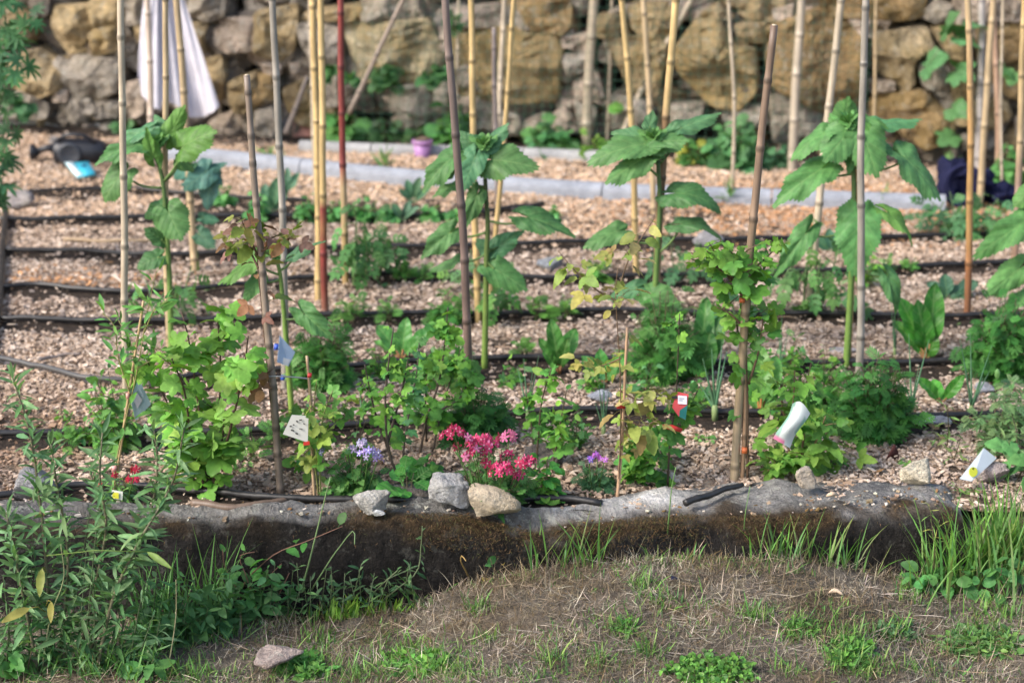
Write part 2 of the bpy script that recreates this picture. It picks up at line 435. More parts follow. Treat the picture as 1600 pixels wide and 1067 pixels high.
# ------------------------------------------------------------------ stones
def blob(mb, c, size, col, seed, nu=22, nv=14, rough=.22, sq=.75, oc=.0, li=.5, rotz=0.0, tilt=0.0):
    r = np.random.default_rng(seed)
    u = np.linspace(0, 2 * math.pi, nu, endpoint=False); v = np.linspace(0, math.pi, nv)
    U, Vv = np.meshgrid(u, v)
    D = np.stack([np.cos(U) * np.sin(Vv), np.sin(U) * np.sin(Vv), np.cos(Vv)], -1)
    D2 = np.sign(D) * np.abs(D) ** sq
    for _ in range(11):                      # cut flat facets
        nn = unit(r.normal(size=3)); k = r.uniform(.55, .85)
        dd = D2 @ nn; D2 = D2 - np.maximum(dd - k, 0)[..., None] * nn * .96
    nz = fbm(D[..., 0] * 2.2 + seed, D[..., 1] * 2.2 + D[..., 2] * 1.7, seed, 4) - .5
    D2 = D2 * (1 + rough * 1.2 * nz + .10 * (fbm(D[..., 0] * 7 + seed, D[..., 1] * 7 + D[..., 2] * 6, seed + 2, 3) - .5))[..., None] * np.asarray(size)
    ct, st = math.cos(tilt), math.sin(tilt)
    D2 = np.stack([D2[..., 0] * ct + D2[..., 2] * st, D2[..., 1], -D2[..., 0] * st + D2[..., 2] * ct], -1)
    cz, sz = math.cos(rotz), math.sin(rotz)
    D2 = np.stack([D2[..., 0] * cz - D2[..., 1] * sz, D2[..., 0] * sz + D2[..., 1] * cz, D2[..., 2]], -1)
    i = np.arange(nv - 1)[:, None] * nu; j = np.arange(nu)[None]; j2 = (j + 1) % nu
    Q = np.stack([i + j, i + nu + j, i + nu + j2, i + j2], -1).reshape(-1, 4)
    n = nu * nv; uv = np.zeros((n, 3)); uv[:, 0] = oc; uv[:, 1] = li
    mb.add((D2 + np.asarray(c)).reshape(-1, 3), None, Q, col, uv)

def zz_(o, pts):                       # outline read off an enlarged view
    return [(o + x / 3.0475, y / 3.0475) for x, y in pts]
OCH = (.43, .325, .18); GRY = (.40, .35, .285); BRN = (.37, .255, .125); PNK = (.48, .39, .31); DRK = (.17, .145, .12)
BOULD = [
 (0,[(250,30),(430,35),(440,150),(380,215),(255,190)],OCH),(0,[(440,-20),(570,-20),(570,125),(440,115),(425,40)],OCH),
 (0,[(430,165),(480,130),(562,132),(565,235),(440,272)],OCH),(0,[(298,310),(360,270),(560,295),(562,430),(500,466),(320,466)],GRY),
 (0,[(40,285),(180,235),(290,325),(282,430),(170,465),(60,445)],OCH),(0,[(-80,470),(90,435),(215,500),(210,565),(-80,565)],GRY),
 (0,[(250,430),(320,428),(325,485),(250,488)],PNK),(0,[(340,480),(430,468),(480,540),(350,565)],GRY),(0,[(440,490),(560,480),(562,560),(450,565)],GRY),
 (0,[(600,400),(680,388),(705,500),(690,545),(600,565)],PNK),(0,[(630,130),(690,128),(680,215),(640,205)],OCH),(0,[(590,-20),(690,-20),(682,112),(600,122)],GRY),
 (0,[(900,-20),(1060,-20),(1062,85),(980,108),(900,85)],GRY),(0,[(900,112),(985,112),(975,250),(930,235)],OCH),
 (0,[(1000,150),(1060,92),(1215,98),(1218,240),(1085,252),(1005,205)],PNK),(0,[(960,292),(1050,270),(1080,370),(1042,480),(990,450)],OCH),
 (0,[(1085,395),(1215,350),(1222,520),(1110,545)],OCH),(0,[(-120,60),(60,40),(150,90),(140,190),(-100,200)],OCH),(0,[(-120,215),(40,215),(30,290),(-120,330)],GRY),
 (0,[(140,-30),(240,-30),(235,70),(150,80)],DRK),(0,[(700,300),(890,270),(930,400),(880,520),(720,480)],GRY),(0,[(710,80),(890,60),(900,240),(720,260)],OCH),
 (400,[(0,62),(190,30),(192,205),(140,290),(0,250)],OCH),(400,[(205,120),(400,112),(412,340),(300,350),(215,215)],GRY),
 (400,[(418,122),(620,108),(820,97),(882,240),(850,380),(560,392),(425,370)],(.44,.37,.23)),(400,[(510,-20),(760,-20),(792,90),(520,104)],GRY),
 (400,[(200,100),(250,50),(500,32),(505,100)],OCH),(400,[(160,292),(240,290),(250,350),(170,352)],PNK),(400,[(125,430),(250,362),(270,520),(140,545)],OCH),
 (400,[(-10,362),(80,360),(92,470),(0,500)],BRN),(400,[(328,372),(382,366),(392,500),(330,510)],GRY),(400,[(30,302),(122,290),(112,360),(32,350)],PNK),
 (400,[(640,425),(760,405),(870,410),(832,560),(750,605),(660,530)],GRY),(400,[(-5,535),(110,500),(112,645),(0,655)],GRY),
 (400,[(940,150),(1080,138),(1460,148),(1440,300),(1420,480),(1200,478),(960,470)],(.38,.275,.13)),(400,[(870,132),(915,150),(905,250),(880,230)],PNK),
 (400,[(930,40),(1150,30),(1160,130),(960,135)],PNK),(400,[(1010,490),(1120,490),(1130,620),(1020,610)],GRY),(400,[(430,410),(520,410),(560,520),(440,520)],DRK),
 (800,[(30,15),(270,5),(280,120),(240,165),(80,150)],BRN),(800,[(228,150),(290,140),(295,235),(240,225)],PNK),(800,[(282,170),(372,160),(362,262),(290,250)],PNK),
 (800,[(238,262),(362,262),(352,340),(260,362)],GRY),(800,[(290,392),(400,342),(452,500),(310,475)],PNK),(800,[(400,85),(520,68),(562,170),(410,182)],OCH),
 (800,[(458,192),(690,180),(742,240),(682,460),(560,422)],OCH),(800,[(558,30),(780,15),(745,170),(650,222),(570,122)],OCH),
 (800,[(780,245),(880,112),(985,100),(1062,220),(1150,232),(1165,420),(1085,512),(950,492),(850,402),(788,322)],(.44,.325,.16)),
 (800,[(898,72),(980,18),(1062,90),(950,112)],OCH),(800,[(1062,120),(1215,112),(1218,200),(1085,212)],OCH),(800,[(478,450),(640,482),(662,602),(478,605)],GRY),
 (800,[(760,502),(910,500),(900,602),(760,582)],GRY),(800,[(180,560),(250,510),(335,620),(250,650),(190,630)],PNK),(800,[(998,512),(1205,500),(1215,602),(1020,605)],GRY),
 (800,[(-90,530),(30,545),(80,640),(-80,650)],GRY),(800,[(60,580),(160,540),(220,640),(70,650)],PNK),(800,[(300,480),(400,520),(390,620),(320,600)],GRY),
 (1200,[(0,150),(80,110),(250,58),(440,118),(445,480),(262,532),(160,470),(10,400)],BRN),(1200,[(260,-30),(740,-30),(722,80),(620,102),(272,72)],BRN),
 (1200,[(20,52),(120,28),(122,100),(30,104)],PNK),(1200,[(380,92),(480,85),(502,180),(440,172)],PNK),(1200,[(492,100),(592,95),(562,142)],PNK),
 (1200,[(508,165),(750,130),(792,240),(702,282),(700,400),(640,442),(560,362),(510,330)],(.44,.35,.22)),(1200,[(470,382),(600,390),(602,432),(480,442)],PNK),
 (1200,[(498,465),(740,430),(892,590),(822,682),(740,702),(500,562)],BRN),(1200,[(720,305),(860,320),(872,452),(832,462),(730,402)],GRY),
 (1200,[(870,375),(960,332),(1002,460),(880,472)],OCH),(1200,[(720,75),(800,8),(872,30),(872,82),(800,112)],GRY),(1200,[(880,-20),(1190,-20),(1202,100),(920,102)],PNK),
 (1200,[(770,132),(940,128),(952,312),(880,292)],OCH),(1200,[(1000,112),(1200,118),(1205,282),(1002,322)],BRN),(1200,[(880,482),(1130,478),(1162,560),(1040,622),(900,592)],OCH),
 (1200,[(1120,372),(1290,355),(1290,522),(1130,452)],BRN),(1200,[(720,742),(800,690),(900,700),(942,772),(720,792)],DRK),(1200,[(910,642),(1040,632),(1032,722),(930,722)],GRY),
 (1200,[(5,425),(100,440),(252,525),(255,640),(30,682)],GRY),(1200,[(1215,120),(1360,100),(1370,330),(1225,330)],OCH),(1200,[(560,690),(700,715),(700,790),(560,770)],DRK),
 (1200,[(1180,560),(1330,540),(1330,700),(1190,690)],GRY),
]
wall = empty('stone_wall', (0, WC, 0), 'rough dry stone wall of ochre and grey boulders closing the garden at the back', 'wall')
def boulder(mb, poly, D, col, seed, oc, li, off=0.0):
    P = np.asarray(poly, float)
    for _ in range(1):
        Qn = np.roll(P, -1, 0); P = np.stack([P * .92 + Qn * .08, P * .08 + Qn * .92], 1).reshape(-1, 2)
    d = np.concatenate([[0], np.cumsum(np.linalg.norm(np.diff(np.vstack([P, P[:1]]), axis=0), axis=1))])
    s = np.linspace(0, d[-1], 37)[:-1]; PP = np.vstack([P, P[:1]])
    P = np.stack([np.interp(s, d, PP[:, 0]), np.interp(s, d, PP[:, 1])], 1)
    c = P.mean(0); P = c + (P - c) * 1.09; rings = [.0, .22, .42, .6, .74, .85, .93, .975, 1.0, 1.0]
    nrm = unit([-WK, -1, 0]); V = []; n = len(P)
    r = np.random.default_rng(seed); ga, gb = r.normal(0, .35, 2); RR = np.abs(P - c).max() + 1e-6
    cuts = [(a_, r.uniform(.45, .95), r.uniform(.6, 1.5)) for a_ in r.uniform(0, 6.28, 7)]
    for k, sk in enumerate(rings):
        q = c + (P - c) * max(sk, .02); u = q - c
        w3 = np.stack([q[:, 0], WC - WK * q[:, 0] + off, q[:, 1]], 1)
        nz = (fbm(q[:, 0] * 6, q[:, 1] * 6, seed, 4) - .5) * .17 * min(1, D / .08) + (np.abs(fbm(q[:, 0] * 9, q[:, 1] * 9, seed + 3, 4) - .5) - .1) * -.13
        dep = np.full(n, D * (1 - sk ** 10) ** .7 if k < 9 else -.22)
        if k < 9:
            for a_, k0, sl_ in cuts:
                q_ = (u[:, 0] * math.cos(a_) + u[:, 1] * math.sin(a_)) / RR
                dep = np.minimum(dep, D * (1 - np.maximum(0, q_ - k0 + .35) * sl_ * 1.6))
            dep = dep + nz
        dep = dep + (ga * u[:, 0] + gb * u[:, 1]) * .35 * (1 - sk ** 3)
        V.append(w3 + nrm * dep[:, None])
    V = np.concatenate(V); nr = len(rings)
    i = np.arange(nr - 1)[:, None] * n; j = np.arange(n)[None]; j2 = (j + 1) % n
    Q = np.stack([i + j, i + j2, i + n + j2, i + n + j], -1).reshape(-1, 4)
    uv = np.zeros((len(V), 3)); uv[:, 0] = oc; uv[:, 1] = li; uv[:, 2] = oc * r.uniform(.3, 1)
    mb.add(V, None, Q, np.asarray(col) * r.uniform(.85, 1.15), uv)
for k, (o, pts, col) in enumerate(BOULD):
    poly = []
    for x, y in zz_(o, pts):
        q = atw(x, y); poly.append((q[0], q[2]))
    pa = np.array(poly); rad_ = np.sqrt(np.prod(pa.max(0) - pa.min(0))) / 2
    mb = MB(); boulder(mb, poly, min(.12, .36 * rad_), col, 100 + k, 1.0 if col in (OCH, BRN) or len(pts) > 6 else .35, .8)
    mb.build('boulder', M['rock'], wall, smooth=False)
mb = MB(); r = np.random.default_rng(5)
for k in range(620):                         # chinking between the big ones
    x = r.uniform(-3.3, 3.0); z = r.uniform(-.02, 1.15); s_ = r.uniform(.045, .12)
    a = np.arange(7) / 7 * 6.28 + r.uniform(0, .5, 7)
    poly = np.stack([x + s_ * 1.25 * np.cos(a) * r.uniform(.75, 1.2, 7), z + s_ * np.sin(a) * r.uniform(.7, 1.1, 7)], 1)
    boulder(mb, poly, s_ * .6, [PNK, GRY, OCH, DRK][r.integers(0, 4)], 900 + k, .4, .6, r.uniform(.07, .16))
zc = 1.0
for row in range(4):                         # courses above and beside the picture
    x = -5.2
    while x < 5.0:
        wd = r.uniform(.3, .7); h = .32
        if not (row < 2 and -2.9 < x < 2.5 and zc < .95):
            a = np.arange(8) / 8 * 6.28
            poly = np.stack([x + wd / 2 + wd * .5 * np.sign(np.cos(a)) * np.abs(np.cos(a)) ** .5, zc + h / 2 + h * .5 * np.sign(np.sin(a)) * np.abs(np.sin(a)) ** .5], 1)
            boulder(mb, poly, .09, [OCH, GRY, BRN, PNK][r.integers(0, 4)], 2000 + row * 40 + int(x * 5), .8, .7, .03)
        x += wd + .02
    zc += .33
for x0, x1 in ((-5.2, -2.75), (2.5, 5.0)):
    for zc in (.0, .33, .66):
        x = x0
        while x < x1 - .2:
            wd = r.uniform(.3, .6); a = np.arange(8) / 8 * 6.28
            poly = np.stack([x + wd / 2 + wd * .5 * np.sign(np.cos(a)) * np.abs(np.cos(a)) ** .5, zc + .16 + .165 * np.sign(np.sin(a)) * np.abs(np.sin(a)) ** .5], 1)
            boulder(mb, poly, .09, [OCH, GRY, BRN, PNK][r.integers(0, 4)], 3000 + int(x * 50 + zc * 10), .8, .7, .03); x += wd + .02
mb.build('small_stones', M['rock'], wall, smooth=False)
mb = MB(); xs = np.linspace(-6, 6, 100); zs = np.linspace(-.1, 2.3, 24)
X, Z = np.meshgrid(xs, zs); Yb = WC - WK * X + .24 + .08 * (fbm(X * 4, Z * 4, 4) - .5)
V = np.stack([X, Yb, Z], -1).reshape(-1, 3); i = np.arange(23)[:, None] * 100 + np.arange(99)[None]
Q = np.stack([i, i + 1, i + 101, i + 100], -1).reshape(-1, 4)
mb.add(V, None, Q, (.05, .042, .034)); mb.add(V + np.array([0, 1.2, 0]), None, Q[:, ::-1], (.05, .042, .034))
T0 = V[-100:]; mb.add(np.vstack([T0, T0 + np.array([0, 1.2, 0])]), None, np.stack([np.arange(99), np.arange(99) + 1, np.arange(99) + 101, np.arange(99) + 100], 1), (.1, .085, .06))
mb.build('earth_core', M['rock'], wall)

# green wire netting hung in front of the wall
mb = MB(); x0, x1 = atw(560, 100)[0], atw(1350, 100)[0]
for x in np.arange(x0, x1, .042):
    zt = 1.25; pts = [(x + .004 * math.sin(z * 9 + x * 5), WC - WK * x - .2 + .02 * math.sin(x * 3 + z * 4), z) for z in np.linspace(.1, zt, 14)]
    tube(mb, pts, .0011, 3, cap=False)
for z in np.arange(.1, 1.25, .042):
    pts = [(x, WC - WK * x - .2 + .02 * math.sin(x * 3 + z * 4), z + .01 * math.sin(x * 2.4)) for x in np.linspace(x0, x1, 40)]
    tube(mb, pts, .0011, 3, cap=False)
tag(mb.build('wire_netting', M['wire'], origin=(x0, WC, .1)), 'green square wire netting stretched in front of the boulder wall', 'netting')

# ------------------------------------------------------------------ granite kerb: three long blocks
KT = np.array([  # px, back v, front v
    (-500, 770, 812), (0, 776, 815), (200, 784, 817), (330, 788, 822), (440, 790, 812), (600, 774, 808), (720, 782, 812), (830, 792, 838), (870, 788, 838), (1000, 768, 816), (1100, 756, 812), (1200, 746, 812), (1300, 750, 806), (1420, 752, 800), (1500, 758, 800), (1900, 770, 806)], float)
def kerb_block(px0, px1, label, seed, tint):
    FY = 4.42
    xs_ = np.arange((px0 - 800) / FPX * 4.75 - .004, (px1 - 800) / FPX * 4.75, .012)
    mb = MB(); rows = []; cols = []; r = np.random.default_rng(seed)
    for x in xs_:
        px = x / 4.75 * FPX + 800
        vb = np.interp(px, KT[:, 0], KT[:, 1]); vf = np.interp(px, KT[:, 0], KT[:, 2])
        zf = at(800, vf, FY)[2]; zb = max(zf - .01, .018)
        d = ray(800, vb); yb = (zb - 1.85) / d[2] * d[1]
        e = min(x - xs_[0], xs_[-1] - x); rnd = max(0, .03 - e) ** 2 * 14
        prof = [(yb + .03, -.30), (yb + .02, -.12), (yb + .012, zb - .03), (yb, zb - .008 - rnd)]
        for k in (.15, .3, .45, .6, .75, .88): prof.append((yb + (FY + .03 - yb) * k, zb + (zf - zb) * k + .004 - rnd))
        prof += [(FY + .018, zf - .004 - rnd), (FY + .004, zf - .018 - rnd), (FY - .002, zf - .04)]
        for k in np.linspace(.14, 1, 9): prof.append((FY - .004 - .02 * k, zf - .03 - .3 * k))
        rows.append(prof)
    A = np.array(rows); n, m_ = A.shape[:2]
    Xg = np.repeat(xs_[:, None], m_, 1); S = np.repeat(np.arange(m_)[None] * .03, n, 0)
    d1 = (fbm(Xg * 3.5, S * 4, seed) - .5) * .07; d2 = (fbm(Xg * 16, S * 16, seed + 5, 5) - .5) * .030
    topm = (np.arange(m_) < 12)[None]
    Z = A[..., 1] + np.where(topm, d1 * .45 + d2 * 1.3, d2 * .3); Yy = A[..., 0] + np.where(topm, 0, d1 + d2 * 1.7 + (fbm(Xg * 34, S * 34, seed + 8, 3) - .5) * .012)
    V = np.stack([Xg, Yy, Z], -1).reshape(-1, 3)
    i = np.arange(n - 1)[:, None] * m_ + np.arange(m_ - 1)[None]
    Q = np.stack([i, i + m_, i + m_ + 1, i + 1], -1).reshape(-1, 4)
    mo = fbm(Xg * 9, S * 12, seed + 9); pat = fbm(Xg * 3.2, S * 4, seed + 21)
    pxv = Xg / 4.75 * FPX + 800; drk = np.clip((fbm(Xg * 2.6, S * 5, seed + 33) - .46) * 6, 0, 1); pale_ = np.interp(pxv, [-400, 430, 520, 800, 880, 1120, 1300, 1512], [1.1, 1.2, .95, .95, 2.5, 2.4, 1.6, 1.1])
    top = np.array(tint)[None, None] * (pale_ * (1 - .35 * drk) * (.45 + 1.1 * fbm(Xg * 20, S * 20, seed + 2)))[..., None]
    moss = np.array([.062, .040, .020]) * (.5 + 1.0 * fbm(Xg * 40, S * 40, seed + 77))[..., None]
    alg = np.array([.020, .0175, .0155]) * (.55 + 1.1 * fbm(Xg * 7, S * 9, seed + 4))[..., None]  # front face: algae colour, darkened further to stand in for its shade
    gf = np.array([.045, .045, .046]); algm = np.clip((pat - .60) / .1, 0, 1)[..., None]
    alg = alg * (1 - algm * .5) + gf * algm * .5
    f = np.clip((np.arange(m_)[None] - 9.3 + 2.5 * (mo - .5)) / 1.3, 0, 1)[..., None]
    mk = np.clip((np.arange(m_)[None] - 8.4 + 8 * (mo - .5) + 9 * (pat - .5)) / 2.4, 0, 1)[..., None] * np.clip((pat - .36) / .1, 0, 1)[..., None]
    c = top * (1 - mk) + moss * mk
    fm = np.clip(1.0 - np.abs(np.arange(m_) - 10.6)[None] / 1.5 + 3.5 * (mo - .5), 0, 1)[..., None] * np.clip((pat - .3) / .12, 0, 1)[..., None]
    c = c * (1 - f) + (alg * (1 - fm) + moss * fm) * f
    uv = np.zeros((n * m_, 3)); uv[:, 1] = np.repeat(np.where(np.arange(m_) < 9, .95, .16)[None], n, 0).ravel()
    for e in (0, n - 1):                       # end faces
        q = V[e * m_:(e + 1) * m_]; cc = q.mean(0)
        mb.add(np.vstack([q, cc]), [[a, a + 1, m_] for a in range(m_ - 1)], None, (.05, .045, .04))
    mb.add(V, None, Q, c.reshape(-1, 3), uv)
    return tag(mb.build('kerb_stone', M['rock'], origin=(xs_[0], FY, -.2)), label, 'kerb stone')
kerb_block(-420, 1512, 'long rough granite slab edging the bed, pale worn top, mossy face with shade painted in', 52, (.225, .215, .20))

# ------------------------------------------------------------------ concrete edging at the back
def edging(px_top, w, h, label, cuts, tint=(.30, .32, .36)):
    P = smooth_line([g(*q) for q in px_top], 60)
    prof = [(0, -.05), (0, h * .45)] + [(w / 2 - w / 2 * math.cos(a), h * .45 + h * .55 * math.sin(a)) for a in np.linspace(.1, 3.04, 13)] + [(w, h * .4), (w, -.05)]
    root = empty('concrete_edging', P[0], label, 'edging', 'concrete edging strips at the back')
    d = np.concatenate([[0], np.cumsum(np.linalg.norm(np.diff(P, axis=0), axis=1))])
    bounds = np.linspace(0, d[-1], cuts + 1)
    for a, b in zip(bounds[:-1], bounds[1:]):
        ss = np.linspace(a + .003, b - .003, 14)
        L = np.stack([np.interp(ss, d, P[:, k]) for k in range(3)], 1)
        tt = np.gradient(L, axis=0); tt /= np.linalg.norm(tt, axis=1)[:, None]; nn = np.stack([-tt[:, 1], tt[:, 0], 0 * tt[:, 0]], 1)
        V = np.array([[L[i] + nn[i] * u + np.array([0, 0, z]) for u, z in prof] for i in range(14)])
        m_ = len(prof); i = np.arange(13)[:, None] * m_ + np.arange(m_ - 1)[None]
        Q = np.stack([i, i + m_, i + m_ + 1, i + 1], -1).reshape(-1, 4)
        mb = MB(); mb.add(V.reshape(-1, 3), None, Q[:, ::-1], np.asarray(tint) * RG.uniform(.92, 1.06))
        for e, sgn in ((0, 1), (13, -1)):
            q = V[e]; T = [[0, a_, a_ + 1][::sgn] for a_ in range(1, m_ - 1)]
            mb.add(q, T, None, np.asarray(tint) * .8)
        mb.build('segment', M['concrete'], root)
edging([(258, 252), (420, 268), (600, 288), (800, 304), (1000, 316), (1250, 325), (1478, 333)], .085, .068, 'long grey concrete edging strip crossing behind the sunflower heads', 5)
edging([(465, 236), (600, 242), (760, 246), (935, 253)], .075, .045, 'shorter pale concrete edging strip at the wall foot behind the lilac pot', 4, (.36, .36, .355))
edging([(-120, 193), (0, 195), (90, 197), (182, 200)], .09, .035, 'low concrete edging strip at the wall foot behind the watering can', 2, (.37, .35, .32))
# ------------------------------------------------------------------ bamboo canes and sticks
TANC = (.40, .30, .175); YEL = (.47, .335, .15); PAL = (.42, .35, .255); GRYC = (.25, .225, .19); DKP = (.115, .085, .075); DKB = (.15, .105, .07); REDC = (.19, .035, .03); ORT = (.40, .235, .09)
def cane(base, pts, rpx, col, label, extra=.5, z0=0.0, Y=None, lean=0.0, cols=None, node=.2, name='bamboo_cane', group='bamboo canes standing in the bed', cut=None, natural=True, bury=.05):
    B = g(*base, z0) if Y is None else at(*base, Y)
    Yb = B[1]; P = [B - np.array([0, 0, bury])]
    m_ = len(pts)
    for k, q in enumerate(pts): P.append(at(q[0], q[1], Yb + lean * (k + 1) / m_))
    P = np.array(P)
    if extra:
        d = unit(P[-1] - P[-2]); P = np.vstack([P, P[-1] + d * extra])
    if len(P) == 3: P = np.vstack([P[:2], (P[1] + P[2]) / 2 + 0, P[2:]]) if False else P
    L = np.sum(np.linalg.norm(np.diff(P, axis=0), axis=1))
    r = .88 * rpx * mpp(B)
    rng = np.random.default_rng(int(abs(base[0] * 7 + base[1])))
    C = smooth_line(P, 160)
    s = np.linspace(0, L, 160)
    C[:, 0] += .0025 * np.sin(s * 5 + rng.uniform(0, 6)) + .0008 * np.sin(s * 17 + rng.uniform(0, 6))
    marks = []; a = rng.uniform(.03, node)
    while a < L - .02: marks.append(a); a += node * rng.uniform(.75, 1.25)
    st = [0, L]
    for a in marks: st += [a - .012, a - .004, a, a + .003, a + .010]
    st = np.unique(np.clip(np.array(st + list(np.linspace(0, L, 24))), 0, L))
    Pt = np.stack([np.interp(st, s, C[:, k]) for k in range(3)], 1)
    md = np.array([min([abs(v - a) for a in marks] + [9]) for v in st])
    R = r * (1.04 - .22 * st / L) * (1 + (.16 if natural else .05) * (md < .0045))
    base_c = np.asarray(col, float)
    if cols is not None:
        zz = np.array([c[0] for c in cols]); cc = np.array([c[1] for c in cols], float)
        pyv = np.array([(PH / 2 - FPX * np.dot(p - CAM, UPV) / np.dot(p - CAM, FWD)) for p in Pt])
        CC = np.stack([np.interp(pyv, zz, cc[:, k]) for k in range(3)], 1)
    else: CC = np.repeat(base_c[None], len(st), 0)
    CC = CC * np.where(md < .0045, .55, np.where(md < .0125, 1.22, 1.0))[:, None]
    mb = MB(); tube(mb, Pt, R, 9, CC)
    if cut: tube(mb, [Pt[-1], Pt[-1] + unit(Pt[-1] - Pt[-2]) * .002], R[-1] * .6, 8, (.6, .5, .36))
    o = mb.build(name, M['cane'], origin=B)
    return tag(o, label, 'cane', group)
cane((200, 668), [(196, 560), (192, 250), (190, 0)], 6.3, PAL, 'pale straight bamboo cane left of the first sunflower, above the grey leaf tag', lean=-.06)
cane((263, 556), [(260, 330), (257, 0)], 5.5, TANC, 'tan bamboo cane tied behind the stem of the leftmost sunflower')
cane((306, 424), [(292, 230), (276, 0)], 6.5, TANC, 'tan bamboo cane in front of the white cloth, leaning left')
cane((237, 262), [(235, 160), (230, 0)], 6.0, PNK, 'pinkish pole inside the hanging white cloth', name='pole', group='poles at the wall foot', extra=.3)
cane((446, 612), [(443, 440), (434, 160), (427, 0)], 6.5, GRYC, 'grey weathered bamboo cane left of the yellow and red pair')
cane((441, 774), [(425, 600), (410, 440), (398, 280), (387, 118)], 6.5, (.20, .155, .12), 'brown knobbly stick with its top end in view, nearest the kerb at the left', extra=0, cut=True, node=.09, name='wooden_stake', group='wooden stakes')
cane((498, 474), [(497, 350), (489, 0)], 6.2, YEL, 'pale yellow bamboo cane touching the half red cane')
cane((508, 492), [(506, 340), (500, 0)], 6.2, YEL, 'yellow bamboo cane with its lower end painted red', cols=[(0, YEL), (312, YEL), (322, REDC), (345, REDC), (352, ORT), (362, REDC), (400, REDC), (470, (.2, .05, .03)), (495, DKB)])
cane((494, 330), [(490, 190), (483, 0)], 3.6, PAL, 'thin pale cane close behind the yellow pair', name='thin_cane')
cane((541, 446), [(537, 265), (533, 160), (531, 0)], 6.0, REDC, 'dark red painted cane with a bare tan foot', cols=[(0, REDC), (205, REDC), (210, TANC), (224, (.3, .12, .1)), (230, REDC), (262, REDC), (270, TANC), (450, (.36, .24, .1))])
cane((734, 682), [(733, 600), (721, 350), (706, 140), (697, 0)], 7.2, DKP, 'thick dark purplish bamboo cane leaning left before the dark stemmed sunflower', lean=-.05, cols=[(0, (.2, .15, .13)), (200, DKP), (500, (.13, .085, .07)), (700, (.15, .12, .1))])
cane((712, 232), [(713, 150), (718, 0)], 3.2, PAL, 'thin pale cane at the wall behind the dark purplish one', name='thin_cane', extra=.3)
cane((748, 502), [(741, 260), (735, 0)], 6.0, YEL, 'yellow bamboo cane left of the dark stemmed sunflower stem')
cane((778, 330), [(776, 250), (772, 44)], 4.8, (.17, .14, .13), 'dark grey cane ending in view beside the big square boulder', extra=0, cut=True, lean=.05)
cane((776, 262), [(781, 150), (787, 0)], 4.8, PAL, 'pale cane at the wall crossing the dark grey one', lean=.1, extra=.3)
cane((764, 480), [(775, 350), (790, 190), (804, 0)], 4.6, YEL, 'yellow cane leaning right behind the dark stemmed sunflower')
cane((916, 238), [(921, 120), (927, 0)], 9.0, PAL, 'thick pale grey post cane at the wall foot right of the square boulder', name='pole', group='poles at the wall foot', extra=.3)
cane((949, 232), [(952, 130), (956, 0)], 3.2, PAL, 'thin pale cane at the wall left of the flat headed sunflower head', name='thin_cane', extra=.3)
cane((994, 432), [(988, 190), (971, 0)], 5.6, YEL, 'yellow bamboo cane leaning left through the flat headed sunflower head')
cane((1024, 336), [(1016, 180), (1004, 0)], 5.2, TANC, 'tan cane right of the yellow one in the flat headed sunflower head', lean=.05)
cane((956, 236), [(1000, 148), (1080, 0)], 5.5, PAL, 'pale cane propped diagonally against the wall above the flat headed sunflower', lean=.04, extra=.25, name='propped_cane', group='canes propped on the wall')
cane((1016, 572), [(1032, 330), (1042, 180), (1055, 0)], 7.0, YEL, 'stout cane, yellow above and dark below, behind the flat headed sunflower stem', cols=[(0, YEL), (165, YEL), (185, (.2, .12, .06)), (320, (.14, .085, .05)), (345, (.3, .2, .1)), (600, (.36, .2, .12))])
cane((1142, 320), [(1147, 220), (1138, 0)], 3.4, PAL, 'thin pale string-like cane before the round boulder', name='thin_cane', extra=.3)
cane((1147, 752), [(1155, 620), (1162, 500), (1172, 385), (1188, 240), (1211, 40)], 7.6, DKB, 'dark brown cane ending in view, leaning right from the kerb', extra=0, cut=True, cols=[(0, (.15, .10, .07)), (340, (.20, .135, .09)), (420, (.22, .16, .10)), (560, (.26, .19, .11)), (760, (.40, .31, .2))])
cane((1161, 752), [(1164, 640), (1160, 500)], 4.2, (.30, .19, .11), 'thin brown stick standing beside the dark cane, tied with orange clips', extra=0, name='plant_stick', group='thin plant sticks')
cane((1239, 268), [(1244, 120), (1252, 0)], 8.0, (.40, .34, .26), 'thick grey tan post cane at the wall right of the round boulder', name='pole', group='poles at the wall foot', extra=.3)
cane((1263, 482), [(1277, 360), (1291, 200), (1314, 0)], 6.8, PAL, 'pale tan cane leaning right behind the largest headed sunflower')
cane((1366, 262), [(1366, 130), (1369, 0)], 3.0, TANC, 'thin cane at the wall just above the largest headed sunflower head', name='thin_cane', extra=.3)
cane((1340, 616), [(1345, 480), (1347, 200), (1352, 0)], 6.6, GRYC, 'grey jointed cane standing in front of the largest headed sunflower', lean=-.04)
cane((1324, 566), [(1334, 420), (1340, 280)], 5.0, ORT, 'short orange tan cane tied to the largest headed sunflower stem', extra=.1)
cane((1512, 492), [(1514, 420), (1517, 200), (1511, 0)], 6.0, ORT, 'orange tan bamboo cane right of the largest headed sunflower, dark joints', cols=[(0, TANC), (200, ORT), (360, ORT), (420, (.28, .12, .05)), (500, (.22, .1, .05))])
cane((1530, 262), [(1532, 140), (1534, 0)], 7.0, (.36, .33, .31), 'flat grey post at the wall behind the orange tan cane', name='pole', group='poles at the wall foot', extra=.3, natural=False)
cane((1530, 330), [(1540, 160), (1553, 0)], 6.0, TANC, 'tan cane leaning right behind the orange tan one')
cane((1560, 285), [(1559, 180), (1555, 60)], 5.5, (.34, .22, .15), 'brownish flat stake at the wall near the right edge', name='pole', group='poles at the wall foot', extra=.4)
cane((1568, 310), [(1565, 260), (1567, 0)], 2.6, PAL, 'thinnest pale cane near the right edge', name='thin_cane', extra=.3)
